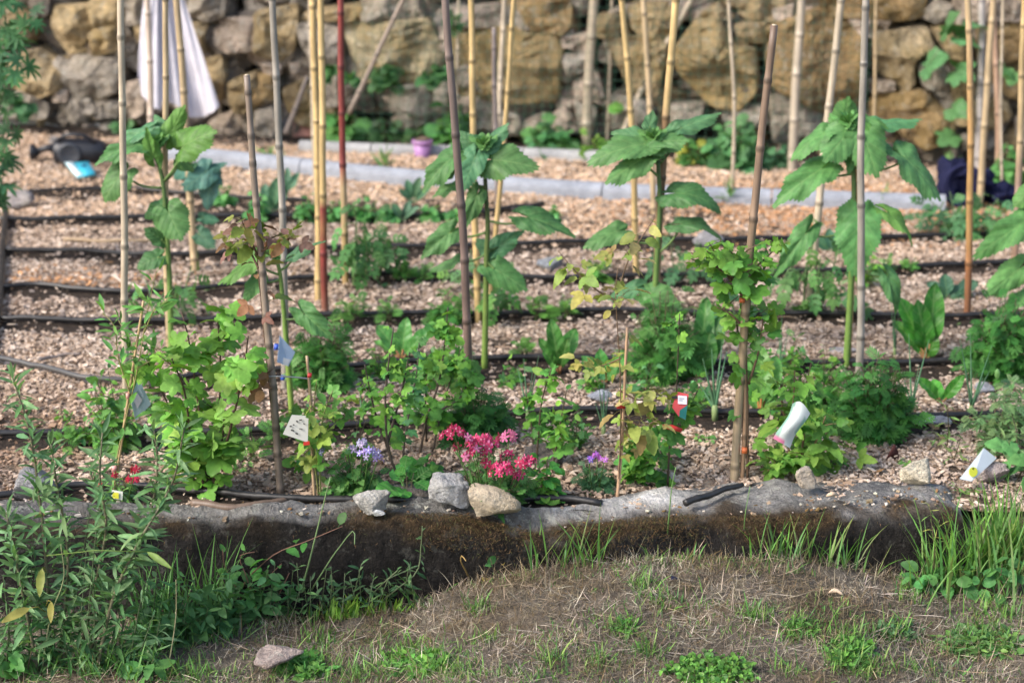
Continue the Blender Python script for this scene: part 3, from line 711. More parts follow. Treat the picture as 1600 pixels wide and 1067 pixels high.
cane((1586, 432), [(1590, 300), (1599, 60), (1602, 0)], 6.0, YEL, 'yellow cane at the right edge beside the cropped sunflower', cols=[(0, YEL), (220, TANC), (300, (.3, .2, .16)), (440, (.24, .15, .09))])
cane((77, 192), [(79, 100), (83, 0)], 5.0, (.30, .235, .18), 'greyish brown pole at the wall above the watering can', name='pole', group='poles at the wall foot', extra=.3)
cane((160, 196), [(166, 100), (173, 0)], 4.6, (.30, .235, .18), 'brownish pole at the wall between watering can and white cloth', name='pole', group='poles at the wall foot', extra=.3)
cane((344, 202), [(344, 100), (346, 0)], 3.8, PAL, 'slim pale cane at the wall right of the white cloth', name='thin_cane', extra=.3)
cane((545, 178), [(590, 85), (630, 0)], 4.6, (.24, .19, .15), 'brown stick propped diagonally on the lichen covered boulder', lean=-.02, extra=.2, name='propped_cane', group='canes propped on the wall', Y=8.98, bury=0)
cane((446, 200), [(462, 170), (482, 120)], 5.2, (.14, .115, .10), 'short dark stick leaning at the wall left of the yellow pair', lean=.0, Y=9.02, bury=.03, extra=0, name='propped_cane', group='canes propped on the wall')
cane((964, 780), [(970, 700), (974, 620), (979, 512)], 3.0, (.44, .28, .17), 'thin tan stick with a red clip holding up the yellow raspberry', extra=0, name='plant_stick', group='thin plant sticks')
cane((172, 778), [(190, 690), (205, 590), (222, 470)], 2.6, (.45, .31, .16), 'thin tan stick carrying the tilted grey leaf tag', extra=0, name='plant_stick', group='thin plant sticks')
cane((493, 782), [(489, 700), (486, 620), (481, 556)], 3.0, (.36, .25, .15), 'thin tan stick beside the white tag with black marks', extra=0, name='plant_stick', group='thin plant sticks')
cane((428, 640), [(424, 540), (414, 440)], 3.0, (.26, .21, .18), 'thin grey stick with the pale blue tag', extra=0, name='plant_stick', group='thin plant sticks', Y=None)

# loose sticks on the mulch
def loose(pts, r, col, label, cat='stick', name='loose_stick', mat_='cane', z=.016, zs=None):
    P = np.array([g(*q, z) for q in pts]) if zs is None else np.array([g(q[0], q[1], zz) for q, zz in zip(pts, zs)])
    C = smooth_line(P, 30); C[:, 2] += .002 * np.sin(np.arange(30) * .4)
    mb = MB(); tube(mb, C, r * np.linspace(1.1, .8, 30) * (1 + .05 * np.sin(np.arange(30) * 1.3)), 7, np.asarray(col) * np.linspace(.9, 1.1, 30)[:, None])
    return tag(mb.build(name, M[mat_], origin=C[0]), label, cat, 'loose sticks')
loose([(100, 374), (160, 376), (240, 375)], .007, (.42, .30, .18), 'pale stick lying on the mulch at the left, behind two hoses')
loose([(60, 563), (90, 556), (125, 552)], .006, (.25, .2, .17), 'crooked grey twig above the supply pipe')
loose([(175, 430), (200, 443), (225, 450)], .006, (.5, .42, .35), 'short pale twig beside the pale straight cane')
loose([(500, 648), (600, 644), (690, 641), (730, 645)], .006, (.45, .38, .33), 'long pale stick lying behind the currant bushes')
loose([(1070, 786), (1110, 772), (1160, 756)], .0085, (.035, .03, .028), 'dark tapering pipe end lying on the pale stretch of the kerb', mat_='hose', name='pipe_end', cat='pipe', zs=(.040, .045, .045))
loose([(300, 786), (370, 792), (430, 784), (452, 778)], .010, (.16, .11, .08), 'dark twig against the kerb below the currant at the left')
loose([(800, 328), (830, 324), (815, 322)], .007, (.05, .04, .035), 'dark twig end in front of the concrete edging')

# ------------------------------------------------------------------ loose stones
def stone(px, py, wpx, hpx, col, label, z=0.0, seed=1, dep=.8, tilt=0.0, rough=.25, sq=.75, li=.6, name='loose_stone', group='loose stones', embed=.9):
    B = g(px, py, z); m_ = mpp(B)
    hz = hpx * m_ * .5 / .93
    mb = MB(); blob(mb, B + np.array([0, dep * wpx * m_ * .5, hz * embed]), (wpx * m_ * .62, dep * wpx * m_ * .56, hz * 1.22), col, seed, 44, 30, rough, sq, 0.25, li, 0, tilt)
    return tag(mb.build(name, M['rock'], origin=B), label, 'stone', group)
ON = 'stones lying on the kerb'
stone(704, 797, 56, 50, (.50, .49, .47), 'pale grey boulder-like stone, upright on the mossy stretch of the kerb', .03, 3, .9, .08, group=ON)
stone(766, 814, 74, 42, (.58, .48, .34), 'long tan stone lying slanted on the kerb, right of the pale grey one', .012, 8, .55, .22, group=ON)
stone(582, 802, 50, 30, (.52, .50, .46), 'flat whitish chip of rock at the left on the kerb', .028, 12, .6, -.12, group=ON)
stone(591, 807, 18, 9, (.6, .6, .58), 'tiny white pebble below the flat whitish chip', .03, 13, .7, group=ON)
stone(1262, 768, 32, 31, (.56, .48, .38), 'small squarish tan stone standing on the kerb below the lush raspberry', .034, 17, .8, sq=.6, group=ON)
stone(1437, 763, 46, 38, (.78, .68, .5), 'angular cream stone on the right end of the kerb', .036, 23, .7, -.15, group=ON)
stone(1548, 757, 56, 32, (.42, .35, .33), 'pinkish grey stone by the tilted white tag', .01, 29, .8)
stone(45, 790, 66, 52, (.36, .35, .35), 'grey stone half hidden behind the tall left weed', 0, 31, .9)
stone(22, 330, 46, 26, (.42, .38, .36), 'pinkish flat stone at the left edge below the cyan packet', 0, 37, .7)
stone(861, 424, 42, 15, (.36, .38, .40), 'flat bluish grey stone on the mulch beyond the dark stemmed sunflower', 0, 41, .8)
stone(842, 735, 58, 30, (.20, .18, .17), 'dark flat stone behind the mint-like leaves', 0, 43, .8)
stone(228, 604, 34, 20, (.38, .34, .30), 'grey stone weighing down the hose by the grey leaf tag', 0.01, 47, .8)
stone(540, 790, 70, 14, (.16, .145, .13), 'low dark stone at the foot of the purple flowers', 0, 53, .5)
stone(640, 788, 110, 20, (.17, .15, .14), 'flat dark slab behind the whitish chip', .0, 57, .5)
stone(1460, 668, 60, 12, (.55, .54, .56), 'whitish flat stone right of the bright marigold', 0, 59, .5)
stone(1108, 386, 40, 20, (.42, .41, .42), 'grey stone beyond the top of the currant on the dark cane', 0, 61, .8)
stone(1540, 617, 36, 14, (.45, .45, .48), 'light grey stone under the flower bud at the right', 0, 67, .7)
stone(940, 630, 40, 16, (.45, .46, .48), 'bluish grey stone among the onions left of the yellow raspberry', 0, 71, .7)
stone(1325, 556, 50, 10, (.5, .48, .5), 'pale flake of rock near the largest headed sunflower foot', 0, 73, .5)
stone(435, 1044, 66, 24, (.36, .29, .26), 'pinkish stone half sunk in the dry grass, lower left', -.20, 79, .7, -.15)
stone(450, 212, 66, 40, (.30, .27, .25), 'grey boulder fallen at the wall foot left of the pink tile', 0, 83, .8)
# pink roof tile fragment
B = g(478, 214); m_ = mpp(B); mb = MB()
prof = [(math.sin(a) * .07, math.cos(a) * .05) for a in np.linspace(-1.2, 1.2, 9)]
V = []
for k in (0, 1):
    for off in (0, .012):
        V += [B + np.array([.0 + u * (1 - .15 * k), .07 * k + v - .04 + off, .11 * k * 1.1 + .02 * (u > .03) * k]) for u, v in prof]
n = 9; Q = []
for a in range(8):
    Q += [[a, a + 1, 18 + a + 1, 18 + a], [9 + a + 1, 9 + a, 27 + a, 27 + a + 1], [18 + a, 18 + a + 1, 27 + a + 1, 27 + a], [a + 1, a, 9 + a, 9 + a + 1]]
Q += [[0, 18, 27, 9], [8, 17, 35, 26]]
mb.add(V, None, Q, (.42, .20, .15))
tag(mb.build('tile_fragment', M['clay'], smooth=False, origin=B), 'broken pink clay roof tile leaning at the wall foot', 'roof tile')

# ------------------------------------------------------------------ lilac pot
B = g(660, 246); r0 = 14.5 * mpp(B)
root = empty('plant_pot', B, 'small lilac plastic pot with brown soil on the far mulch', 'plant pot')
def lathe(mb, prof, c, col, n=28, axis_='z', ang=None):
    u = np.linspace(0, 2 * math.pi, n, endpoint=False)
    V = np.array([[c[0] + r * math.cos(a), c[1] + r * math.sin(a), c[2] + z] for r, z in prof for a in u])
    if ang is not None:
        V = (V - c) @ ang.T + c
    m_ = len(prof); i = np.arange(m_ - 1)[:, None] * n; j = np.arange(n)[None]; j2 = (j + 1) % n
    Q = np.stack([i + j, i + j2, i + n + j2, i + n + j], -1).reshape(-1, 4)
    mb.add(V, None, Q, col)
LIL = (.36, .19, .40)
mb = MB(); lathe(mb, [(.001, 0), (r0 * .78, 0), (r0 * .8, .004), (r0 * 1.0, r0 * 1.75), (r0 * .95, r0 * 1.75), (r0 * .9, r0 * 1.5), (.001, r0 * 1.45)], B, LIL); mb.build('pot_body', M['plastic'], root)
mb = MB(); lathe(mb, [(r0 * .99, r0 * 1.5), (r0 * 1.1, r0 * 1.5), (r0 * 1.12, r0 * 1.9), (r0 * 1.0, r0 * 1.92), (r0 * .97, r0 * 1.6)], B, LIL); mb.build('rim', M['plastic'], root)
mb = MB(); blob(mb, B + np.array([0, 0, r0 * 1.65]), (r0 * .96, r0 * .96, r0 * .55), (.12, .085, .06), 9, rough=.5); mb.build('soil', M['clay'], root)

# ------------------------------------------------------------------ black watering can lying on its side
B = g(120, 257); m_ = mpp(B)
root = empty('watering_can', B, 'black plastic watering can lying on its side, rose pointing left', 'watering can')
BK = (.018, .019, .024)
RX = np.array([[0, 0, 1.0], [0, 1, 0], [-1, 0, 0]])       # lathe axis turned along +X
mb = MB(); rr = 21 * m_
lathe(mb, [(.001, -.115), (rr * .86, -.115), (rr * .97, -.10), (rr * 1.0, -.04), (rr * .98, .06), (rr * .8, .11), (rr * .55, .125), (.001, .125)], B + np.array([.02, 0, rr * .98]), BK, 32, ang=RX @ np.diag([1, 1, 1.0]))
mb.build('can_body', M['plastic'], root)
mb = MB(); lathe(mb, [(.001, 0), (rr * .86, 0), (rr * .9, .006), (rr * .74, .012), (rr * .6, .007), (.001, .007)], B + np.array([-.015, -rr * .92, rr * .95]), (.035, .04, .05), 28, ang=np.array([[1, 0, 0], [0, 0, -1.0], [0, 1, 0]])); mb.build('filler_cap', M['plastic'], root)
mb = MB(); c0 = B + np.array([-.09, 0, rr * 1.2]); c1 = at(52, 238, B[1])
tube(mb, [c0, c0 * .6 + c1 * .4 + np.array([0, 0, .01]), c1], [.022, .016, .012], 12, BK); mb.build('spout', M['plastic'], root)
mb = MB(); lathe(mb, [(.001, -.012), (.036, -.010), (.038, 0), (.012, .03), (.001, .03)], c1, BK, 22, ang=np.array([[0, 0, 1.0], [0, 1, 0], [-1, 0, 0]])); mb.build('rose', M['plastic'], root)
mb = MB(); tube(mb, smooth_line([B + np.array([.1, -.03, rr * 1.7]), B + np.array([.06, -.05, rr * 2.25]), B + np.array([-.05, -.04, rr * 2.2]), B + np.array([-.09, -.02, rr * 1.6])], 18), .009, 8, BK); mb.build('handle', M['plastic'], root)
mb = MB(); blob(mb, g(82, 240) + np.array([0, .10, .03]), (.05, .04, .045), (.30, .28, .27), 77)
tag(mb.build('loose_stone', M['rock'], origin=g(82, 240)), 'pale grey stone behind the spout of the watering can', 'stone', 'loose stones')

# cyan packet
def plate(mb, P4, th, col, nrm=None):
    P = np.asarray(P4, float); n = len(P)
    nn = unit(np.cross(P[1] - P[0], P[2] - P[0])) if nrm is None else nrm
    V = np.vstack([P + nn * th / 2, P - nn * th / 2])
    T = [[0, k, k + 1] for k in range(1, n - 1)] + [[n, n + k + 1, n + k] for k in range(1, n - 1)]
    Q = [[k, n + k, n + (k + 1) % n, (k + 1) % n] for k in range(n)]
    mb.add(V, T, Q, col)
root = empty('seed_packet', g(125, 275), 'flat cyan packet with a white end on the mulch before the watering can', 'packet')
q = [g(102, 257, .03), g(139, 254, .05), g(149, 272, .03), g(121, 278, .012)]
mb = MB(); plate(mb, q, .012, (.05, .42, .55)); mb.build('packet_body', M['plastic'], root)
q = np.array(q); nn = unit(np.cross(q[1] - q[0], q[2] - q[0])); nn = nn if nn[2] > 0 else -nn
mb = MB(); plate(mb, [q[0] + nn * .009, q[0] * .68 + q[1] * .32 + nn * .009, q[3] * .68 + q[2] * .32 + nn * .009, q[3] + nn * .009], .003, (.6, .75, .78)); mb.build('white_end', M['print'], root)
mb = MB(); c0 = q[1] * .45 + q[2] * .25 + q[0] * .2 + q[3] * .1 + nn * .009
plate(mb, [c0 + np.array([.012 * math.cos(a), .012 * math.sin(a), 0]) for a in np.linspace(0, 6.28, 9)[:-1]], .003, (.02, .06, .16)); mb.build('dark_mark', M['print'], root)

# white cloth hanging from the poles
Yc = atw(270, 40, -.42)[1]; nu, nv = 90, 46
V = np.zeros((nv, nu, 3))
for a in range(nv):
    v = a / (nv - 1)
    for b in range(nu):
        u = b / (nu - 1)
        xl = 240 - 27 * v ** .7 - 3 * math.sin(v * 3); xr = 262 + 80 * v ** .95
        yb = np.interp(u, [0, .06, .12, .2, .27, .33, .42, .52, .62, .68, .8, .95, 1], [118, 150, 152, 168, 172, 150, 160, 168, 178, 184, 183, 176, 166])
        px = xl + (xr - xl) * u; py = -70 + (yb + 70) * v
        fold = .022 * (.25 + v) * math.sin(u * 17 + 1.2 * math.sin(v * 2)) + .02 * math.sin(u * 9 + 2) + .008 * math.sin(u * 51 + v * 5)
        V[a, b] = at(px + 3 * math.sin(u * 24 + 1.3) * v, py, Yc + fold)
i = np.arange(nv - 1)[:, None] * nu + np.arange(nu - 1)[None]
Q = np.stack([i, i + 1, i + nu + 1, i + nu], -1).reshape(-1, 4)
mb = MB(); VV = V.reshape(-1, 3); nb = len(VV)
mb.add(np.vstack([VV, VV + np.array([0, .003, 0])]), None, np.vstack([Q, Q[:, ::-1] + nb]), (.55, .54, .60))
tag(mb.build('hanging_cloth', M['cloth'], origin=VV[0]), 'white cloth hung in folds on the poles before the wall', 'cloth')

# navy bundle at the right
B = g(1498, 320); mb = MB(); root = empty('fabric_bundle', B, 'crumpled navy blue fabric heap by the wall at the right', 'fabric')
NV = (.014, .016, .045)
for k, (px, py, a_, b_, s_) in enumerate([(1495, 322, .075, .11, 3), (1532, 322, .08, .075, 5), (1565, 326, .07, .05, 9)]):
    blob(mb, g(px, py) + np.array([0, .05, b_ * .8]), (a_, .09, b_), NV, s_, 34, 24, 1.1, .85)
mb.build('folded_cloth', M['cloth'], root)
mb = MB()
for k in range(5):
    c0 = g(1496, 322) + np.array([0, .0, .10]); t_ = np.linspace(0, 6.28, 40)
    tube(mb, np.stack([c0[0] + (.05 + .007 * k) * np.cos(t_), c0[1] - .055 + .006 * np.sin(t_ * 3 + k) - .01 * k * .3, c0[2] + (.05 + .009 * k) * np.sin(t_)], 1), .009, 6, (.02, .022, .06))
mb.build('rolled_edge', M['cloth'], root)

# ------------------------------------------------------------------ plant tags
def tagplate(quad, base, lean, col, label, name='plant_tag', marks=(), cat='plant tag', wave=0.0):
    Y0 = g(*base)[1] - .11; zs = [lean * k for k in range(len(quad))]
    P = np.array([at(x, y, Y0 + dz) for (x, y), dz in zip(quad, lean)])
    root = empty(name, P.mean(0), label, cat, 'plant tags')
    mb = MB(); plate(mb, P, .0016, col); mb.build('tag_sheet', M['plastic'], root, smooth=False)
    nn = unit(np.cross(P[1] - P[0], P[2] - P[0])); nn = nn if nn[1] < 0 else -nn
    by = {}
    for nm, poly, c in marks:
        mb = by.setdefault(nm, MB())
        def onp(x, y):
            d = ray(x, y); return CAM + d * (np.dot(P[0] - CAM, nn) / np.dot(d, nn))
        plate(mb, np.array([onp(*q) for q in poly]) + nn * .004, .001, c)
    for nm, mb in by.items(): mb.build(nm, M['print'], root, smooth=False)
    return root
def rc(x, y, w, h, s=0): return [(x, y), (x + w, y + s), (x + w, y + h + s), (x, y + h)]
tagplate([(214, 586), (236, 631), (212, 657), (201, 612)], (190, 700), (.01, .02, .0, -.01), (.33, .45, .45), 'tilted pale grey-green tag on the thin tan stick at the left', marks=[('faded_print', [(212, 610), (222, 624), (214, 638), (207, 622)], (.40, .40, .42)), ('faded_print', [(219, 605), (225, 618), (222, 621), (216, 608)], (.28, .36, .38))])
tagplate([(437, 524), (461, 550), (451, 572), (433, 566)], (430, 642), (0, .02, .02, 0), (.40, .52, .72), 'pale blue tag hanging high on the thin grey stick', marks=[('lower_corner', [(443, 558), (454, 561), (449, 571), (440, 568)], (.62, .66, .72))])
tagplate([(456, 648), (482, 650), (481, 691), (442, 678)], (488, 775), (0, .0, .0, 0), (.50, .50, .46), 'white tag with black printed marks above a red clip', marks=[('printed_mark', rc(463, 656, 3, 2.2, 1), (.02, .02, .02)), ('printed_mark', rc(468, 655, 4, 1.6, -1), (.02, .02, .02)), ('printed_mark', rc(458, 662, 2.4, 1.6, 0), (.03, .03, .03)), ('printed_mark', rc(474, 660, 3, 1.4, 1), (.05, .05, .05)), ('printed_mark', rc(455, 670, 5, 2, 1), (.02, .02, .02)), ('printed_mark', rc(462, 675, 4, 2, 1), (.02, .02, .02)), ('printed_mark', rc(453, 664, 3, 2, 0), (.05, .05, .05)), ('printed_mark', rc(468, 668, 5, 1.6, 1), (.1, .1, .1)), ('clip', [(474, 690), (484, 688), (484, 694), (474, 695)], (.45, .03, .02))])
tagplate([(1058, 612), (1076, 616), (1071, 656), (1060, 650), (1050, 636)], (1048, 752), (0, .0, .0, 0, 0), (.62, .09, .10), 'red and teal picture tag with a white price square', marks=[('price_square', rc(1059, 617, 14, 13, 1), (.75, .77, .85)), ('teal_band', [(1062, 640), (1074, 632), (1071, 655), (1061, 650)], (.02, .16, .15)), ('dark_corner', [(1049, 619), (1058, 617), (1058, 622), (1050, 622)], (.03, .03, .03)), ('price_print', rc(1061, 621, 8, 1.2, .5), (.35, .4, .6)), ('price_print', rc(1061, 624, 6, 1.2, .5), (.35, .4, .6))])
mb = MB(); Yt = g(1048, 752)[1] - .1; plate(mb, [at(1035, 663, Yt), at(1052, 664, Yt), at(1067, 670, Yt), at(1064, 675, Yt), at(1036, 668, Yt)], .006, (.55, .04, .03))
tag(mb.build('plant_clip', M['plastic'], origin=at(1050, 668, Yt)), 'red plastic clip below the red and teal tag', 'plant clip', 'plant clips')
Y0 = g(1240, 742)[1] - .11; root = empty('plant_tag', at(1236, 665, Y0), 'curled white tag with green edge and pink foot, largest tag in the bed', 'plant tag', 'plant tags')
mb = MB(); V = []; cc_ = []
for a in range(15):
    u = a / 14
    for b in range(13):
        v = b / 12; lx = 1238 - 27 * u + 3 * math.sin(u * 5); rx = 1264 - 31 * u + 2 * math.sin(u * 6 + 1); ly = 630 + 55 * u + 4 * (v - .5) ** 2 * (1 - u); px = lx + (rx - lx) * v; py = ly + 15 * v - 9 * math.sin(v * 3.14) * (1 - u) ** 3
        V.append(at(px, py, Y0 - .016 * math.sin(v * 2.8) + .006 * math.sin(u * 6 + v * 3)))
        c = np.array([.50, .55, .54]); c = np.array([.2, .36, .29]) if v < .2 - .1 * math.sin(u * 4) or (v > .9 and .2 < u < .6) else c
        cc_.append([.50, .16, .27] if u > .9 and v < .6 else c)
V = np.array(V); q = np.arange(14)[:, None] * 13 + np.arange(12)[None]; Q = np.stack([q, q + 1, q + 14, q + 13], -1).reshape(-1, 4)
mb.add(np.vstack([V, V + np.array([0, .0012, 0])]), None, np.vstack([Q, Q[:, ::-1] + len(V)]), np.vstack([cc_, cc_])); mb.build('tag_sheet', M['plastic'], root)
tagplate([(1537, 700), (1557, 716), (1518, 752), (1499, 748)], (1520, 752), (.1, .1, .0, 0), (.52, .56, .57), 'white tag with a yellow spot, tilted by the pinkish stone', marks=[('yellow_spot', [(1519 + 7 * math.cos(a), 738 + 8 * math.sin(a)) for a in np.linspace(0, 6.28, 10)[:-1]], (.62, .62, .04)), ('black_dot', [(1519 + 2 * math.cos(a), 733 + 2 * math.sin(a)) for a in np.linspace(0, 6.28, 7)[:-1]], (.03, .03, .02))])
tagplate([(175, 765), (192, 768), (191, 781), (173, 778)], (182, 784), (0, 0, 0, 0), (.68, .70, .62), 'small white and yellow tag on the kerb behind the left weed', marks=[('yellow_field', rc(176, 768, 10, 9, 1), (.62, .60, .05))])
def clip(px, py, base, wpx, hpx, col, label):
    Y0 = g(*base)[1] - .008; mb = MB()
    plate(mb, [at(px - wpx / 2, py - hpx / 2, Y0), at(px + wpx / 2, py - hpx / 2, Y0), at(px + wpx / 2, py + hpx / 2, Y0), at(px - wpx / 2, py + hpx / 2, Y0)], .014, col)
    tag(mb.build('plant_clip', M['plastic'], origin=at(px, py, Y0)), label, 'plant clip', 'plant clips')
clip(970, 634, (964, 780), 13, 6, (.50, .03, .03), 'red clip on the stick of the yellow raspberry')
clip(1163, 703, (1161, 752), 8, 8, (.65, .16, .05), 'lower orange clip on the thin brown stick')
clip(1159, 469, (1161, 752), 8, 6, (.60, .14, .05), 'upper orange clip on the thin brown stick')
clip(484, 586, (493, 782), 6, 5, (.45, .03, .03), 'small red clip at the top of the stick above the white tag')
clip(432, 542, (428, 640), 7, 8, (.04, .10, .5), 'blue clip beside the pale blue tag')
clip(442, 590, (428, 640), 6, 6, (.04, .10, .5), 'blue clip between the pale blue and the white tag')
clip(200, 618, (172, 778), 5, 8, (.6, .3, .25), 'pink clip at the edge of the grey-green tag')
clip(179, 731, (172, 778), 7, 8, (.65, .30, .28), 'pink clip low on the thin tan stick at the left')
# wire tie between stake and stick
mb = MB(); Y0 = g(441, 774)[1]
tube(mb, smooth_line([at(405, 590, Y0), at(425, 588, Y0 - .02), at(455, 589, Y0 - .02), at(486, 592, Y0)], 16), .002, 5, (.3, .3, .3))
tag(mb.build('wire_tie', M['plastic'], origin=at(405, 590, Y0)), 'thin grey wire tied between the brown stake and the next stick', 'wire')
# rubbish scraps
mb = MB(); B = g(1054, 917, -.085); plate(mb, [B + np.array(v) for v in ((-.012, 0, .0), (.014, .01, .004), (.012, .02, .014), (-.006, .02, .022))], .002, (.015, .018, .05))
tag(mb.build('plastic_scrap', M['plastic'], origin=B), 'tiny dark blue plastic scrap on the dry grass', 'scrap')
mb = MB(); B = g(1395, 720); plate(mb, [B + np.array(v) for v in ((-.02, 0, .0), (.0, -.005, .05), (.012, .01, .03), (.02, .01, .0))], .003, (.09, .03, .025))
tag(mb.build('dead_leaf', M['straw'], origin=B), 'curled dark red dead leaf on the mulch at the right', 'dead leaf')
for k, (px, py, z, lab) in enumerate([(1300, 775, .04, 'dry pale leaf stalk lying on the kerb right of the squarish stone'), (825, 1043, -.19, 'pale wood splinter in the dry grass, bottom centre'), (1305, 926, -.09, 'pale dead leaf on the crest of the dry grass')]):
    B = g(px, py, z + .01); mb = MB(); m_ = mpp(B)
    d = [(.6, .3), (1, .1), (.7, -.6)][k]
    tube(mb, smooth_line([B + np.array([-d[0] * .025, 0, .0]), B + np.array([0, -.003, .008]), B + np.array([d[0] * .025, d[1] * .02, .0])], 8), [.001, .004, .006, .007, .006, .005, .004, .001], 5, (.5, .38, .27))
    tag(mb.build('dry_bit', M['straw'], origin=B), lab, 'plant litter')
# ------------------------------------------------------------------ leaf shapes (unit length along +x)
TPL = {}
def strip_t(xs, ws, ncol=5, wave=0.0, keel=.12):
    xs = np.asarray(xs); ws = np.asarray(ws); cs = np.linspace(-1, 1, ncol); V = []; Q = []
    for a, (x, w_) in enumerate(zip(xs, ws)):
        for c in cs: V.append((x, c * w_, keel * abs(c * w_) + wave * math.sin(x * 19 + c) * abs(c)))
    for a in range(len(xs) - 1):
        for b in range(ncol - 1):
            i = a * ncol + b; Q.append((i, i + ncol, i + ncol + 1, i + 1))
    V = np.array(V, float); Q = np.array(Q)
    return V, np.vstack([Q[:, [0, 1, 2]], Q[:, [0, 2, 3]]])
def radial_t(angs, rs, rings=(.35, .7, 1.0), wave=.05, cup=.1, seed=0, serr=0.0):
    a = np.radians(np.asarray(angs, float)); r = np.asarray(rs, float)
    A = np.concatenate([-a[::-1], a[1:]]); Rr = np.concatenate([r[::-1], r[1:]])
    if serr:
        Rr = Rr * (1 - serr * (np.arange(len(Rr)) % 2))
    n = len(A); V = [(0, 0, 0)]; rg = np.random.default_rng(seed); ph = rg.uniform(0, 6, 3)
    for s in rings:
        for t_, q in zip(A, Rr):
            x, y = s * q * math.cos(t_), s * q * math.sin(t_)
            z = cup * abs(y) * (1 - .4 * s) + wave * s * s * (math.sin(3.3 * t_ + ph[0]) + .6 * math.sin(7.1 * t_ + ph[1])) - .16 * max(0, abs(y) - .22) * s
            V.append((x, y, z))
    T = [(0, 1 + k, 2 + k) for k in range(n - 1)]
    for q in range(len(rings) - 1):
        o = 1 + q * n
        for k in range(n - 1): T += [(o + k, o + n + k, o + n + k + 1), (o + k, o + n + k + 1, o + k + 1)]
    V = np.array(V, float); V[:, 0] = V[:, 0] * .92 + 0.0
    return V, np.array(T)
def heart_r(th, lobes=0.0):
    xs_ = [0, 8, 16, 26, 38, 52, 68, 85, 102, 120, 138, 155, 168, 178]
    rs_ = [1.0, .9, .82, .76, .715, .67, .63, .60, .58, .55, .50, .42, .28, .06]
    return np.interp(th, xs_, rs_)
th = np.linspace(0, 178, 46)
for k in range(3): TPL['heart%d' % k] = radial_t(th, heart_r(th) * (1 + .05 * np.sin(th * .13 + k * 2)), (.25, .5, .72, .88, 1.0), .06, .16, k, .08)
lx = [0, 8, 16, 24, 31, 40, 48, 56, 64, 72, 82, 92, 102, 112, 124, 140, 160, 176]
lr = [1.0, .93, .84, .74, .60, .74, .84, .86, .80, .66, .55, .60, .64, .60, .50, .42, .30, .06]
for k in range(2): TPL['lobe%d' % k] = radial_t(lx, lr, (.5, 1.0), .05, .15, k + 5, .06)
TPL['ovate'] = strip_t([0, .06, .15, .24, .33, .42, .5, .6, .7, .8, .9, 1], [.01, .13, .22, .265, .30, .27, .29, .235, .235, .15, .11, .0], 3, .02, .3)
TPL['lance'] = strip_t([0, .15, .4, .65, .85, 1], [.012, .075, .12, .10, .055, .0], 3, .015, .4)
TPL['narrow'] = strip_t([0, .25, .6, 1], [.01, .05, .05, 0], 3, .0, .4)
TPL['round'] = strip_t([0, .1, .3, .5, .7, .88, 1], [.02, .2, .36, .4, .36, .22, .02], 3, .03, .25)
TPL['broad'] = strip_t([0, .1, .2, .25, .3, .38, .46, .55, .64, .73, .82, .9, .96, 1], [.025, .025, .04, .09, .15, .20, .225, .235, .24, .22, .185, .13, .07, .0], 7, .035, .28)
TPL['cabb'] = strip_t([0, .2, .3, .42, .56, .7, .84, .94, 1], [.03, .04, .12, .22, .28, .29, .23, .13, .0], 5, .03, .35)
def compose(parts):
    V = []; T = []; n = 0
    for (tv, tt), x, y, z, ang, s, sw in parts:
        a = rad(ang); v = tv * np.array([s, s * sw, s]); v = np.stack([v[:, 0] * math.cos(a) - v[:, 1] * math.sin(a) + x, v[:, 0] * math.sin(a) + v[:, 1] * math.cos(a) + y, v[:, 2] + z], 1)
        V.append(v); T.append(tt + n); n += len(v)
    return np.vstack(V), np.vstack(T)
lf = strip_t([0, .2, .5, .8, 1], [.01, .11, .15, .09, 0], 2, .0, .0); rach = strip_t([0, .5, 1], [.012, .01, .006], 2, 0, 0)
TPL['pinn'] = compose([(rach, 0, 0, 0, 0, 1, 1)] + [(lf, x, 0, .01, s * (62 - 25 * x), .42 * (1.15 - .5 * abs(x - .5)), 1) for x in (.2, .36, .52, .68, .84) for s in (-1, 1)] + [(lf, .9, 0, 0, 0, .35, 1)])
ov3 = strip_t([0, .2, .4, .55, .75, 1], [.01, .2, .26, .24, .17, 0], 3, .03, .2)
TPL['tom'] = compose([(rach, 0, 0, 0, 0, 1, 1)] + [(ov3, x, 0, -.02, s * (58 - 18 * x), .42 - .1 * abs(x - .5), 1) for x in (.28, .52, .76) for s in (-1, 1)] + [(ov3, .85, 0, 0, 0, .4, 1)])
ovs = strip_t([0, .08, .18, .28, .38, .48, .58, .68, .78, .88, 1], [.01, .15, .25, .285, .32, .275, .285, .215, .2, .11, 0], 3, .03, .3)
TPL['rasp'] = compose([(rach, 0, 0, 0, 0, .5, 1), (ovs, .38, 0, 0, 0, .68, 1), (ovs, .34, 0, -.02, 74, .52, .95), (ovs, .34, 0, -.02, -74, .52, .95)])
TPL['palm'] = compose([(strip_t([0, .2, .5, .8, 1], [.01, .09, .13, .09, 0], 3, 0, .35), 0, 0, 0, a, 1 - abs(a) / 420, 1) for a in (-130, -92, -55, -18, 18, 55, 92, 130)])
thin = strip_t([0, .5, 1], [.012, .012, 0], 2, 0, 0)
TPL['fern'] = compose([(rach, 0, 0, 0, 0, 1, .6)] + [(thin, x, 0, .0, s * a, .36 * (1.2 - x), 2.4) for x in np.linspace(.2, .95, 9) for s in (-1, 1) for a in (35, 70)])
pet = strip_t([0, .4, .8, 1], [.06, .2, .26, .12], 3, 0, .1)
TPL['floret'] = compose([(pet, .06, 0, .0, a, 1, 1) for a in (0, 72, 144, 216, 288)])
TPL['disc'] = compose([(strip_t([0, .5, 1], [.12, .25, .0], 2, 0, 0), 0, 0, .02, a, 1, 1) for a in range(0, 360, 60)])

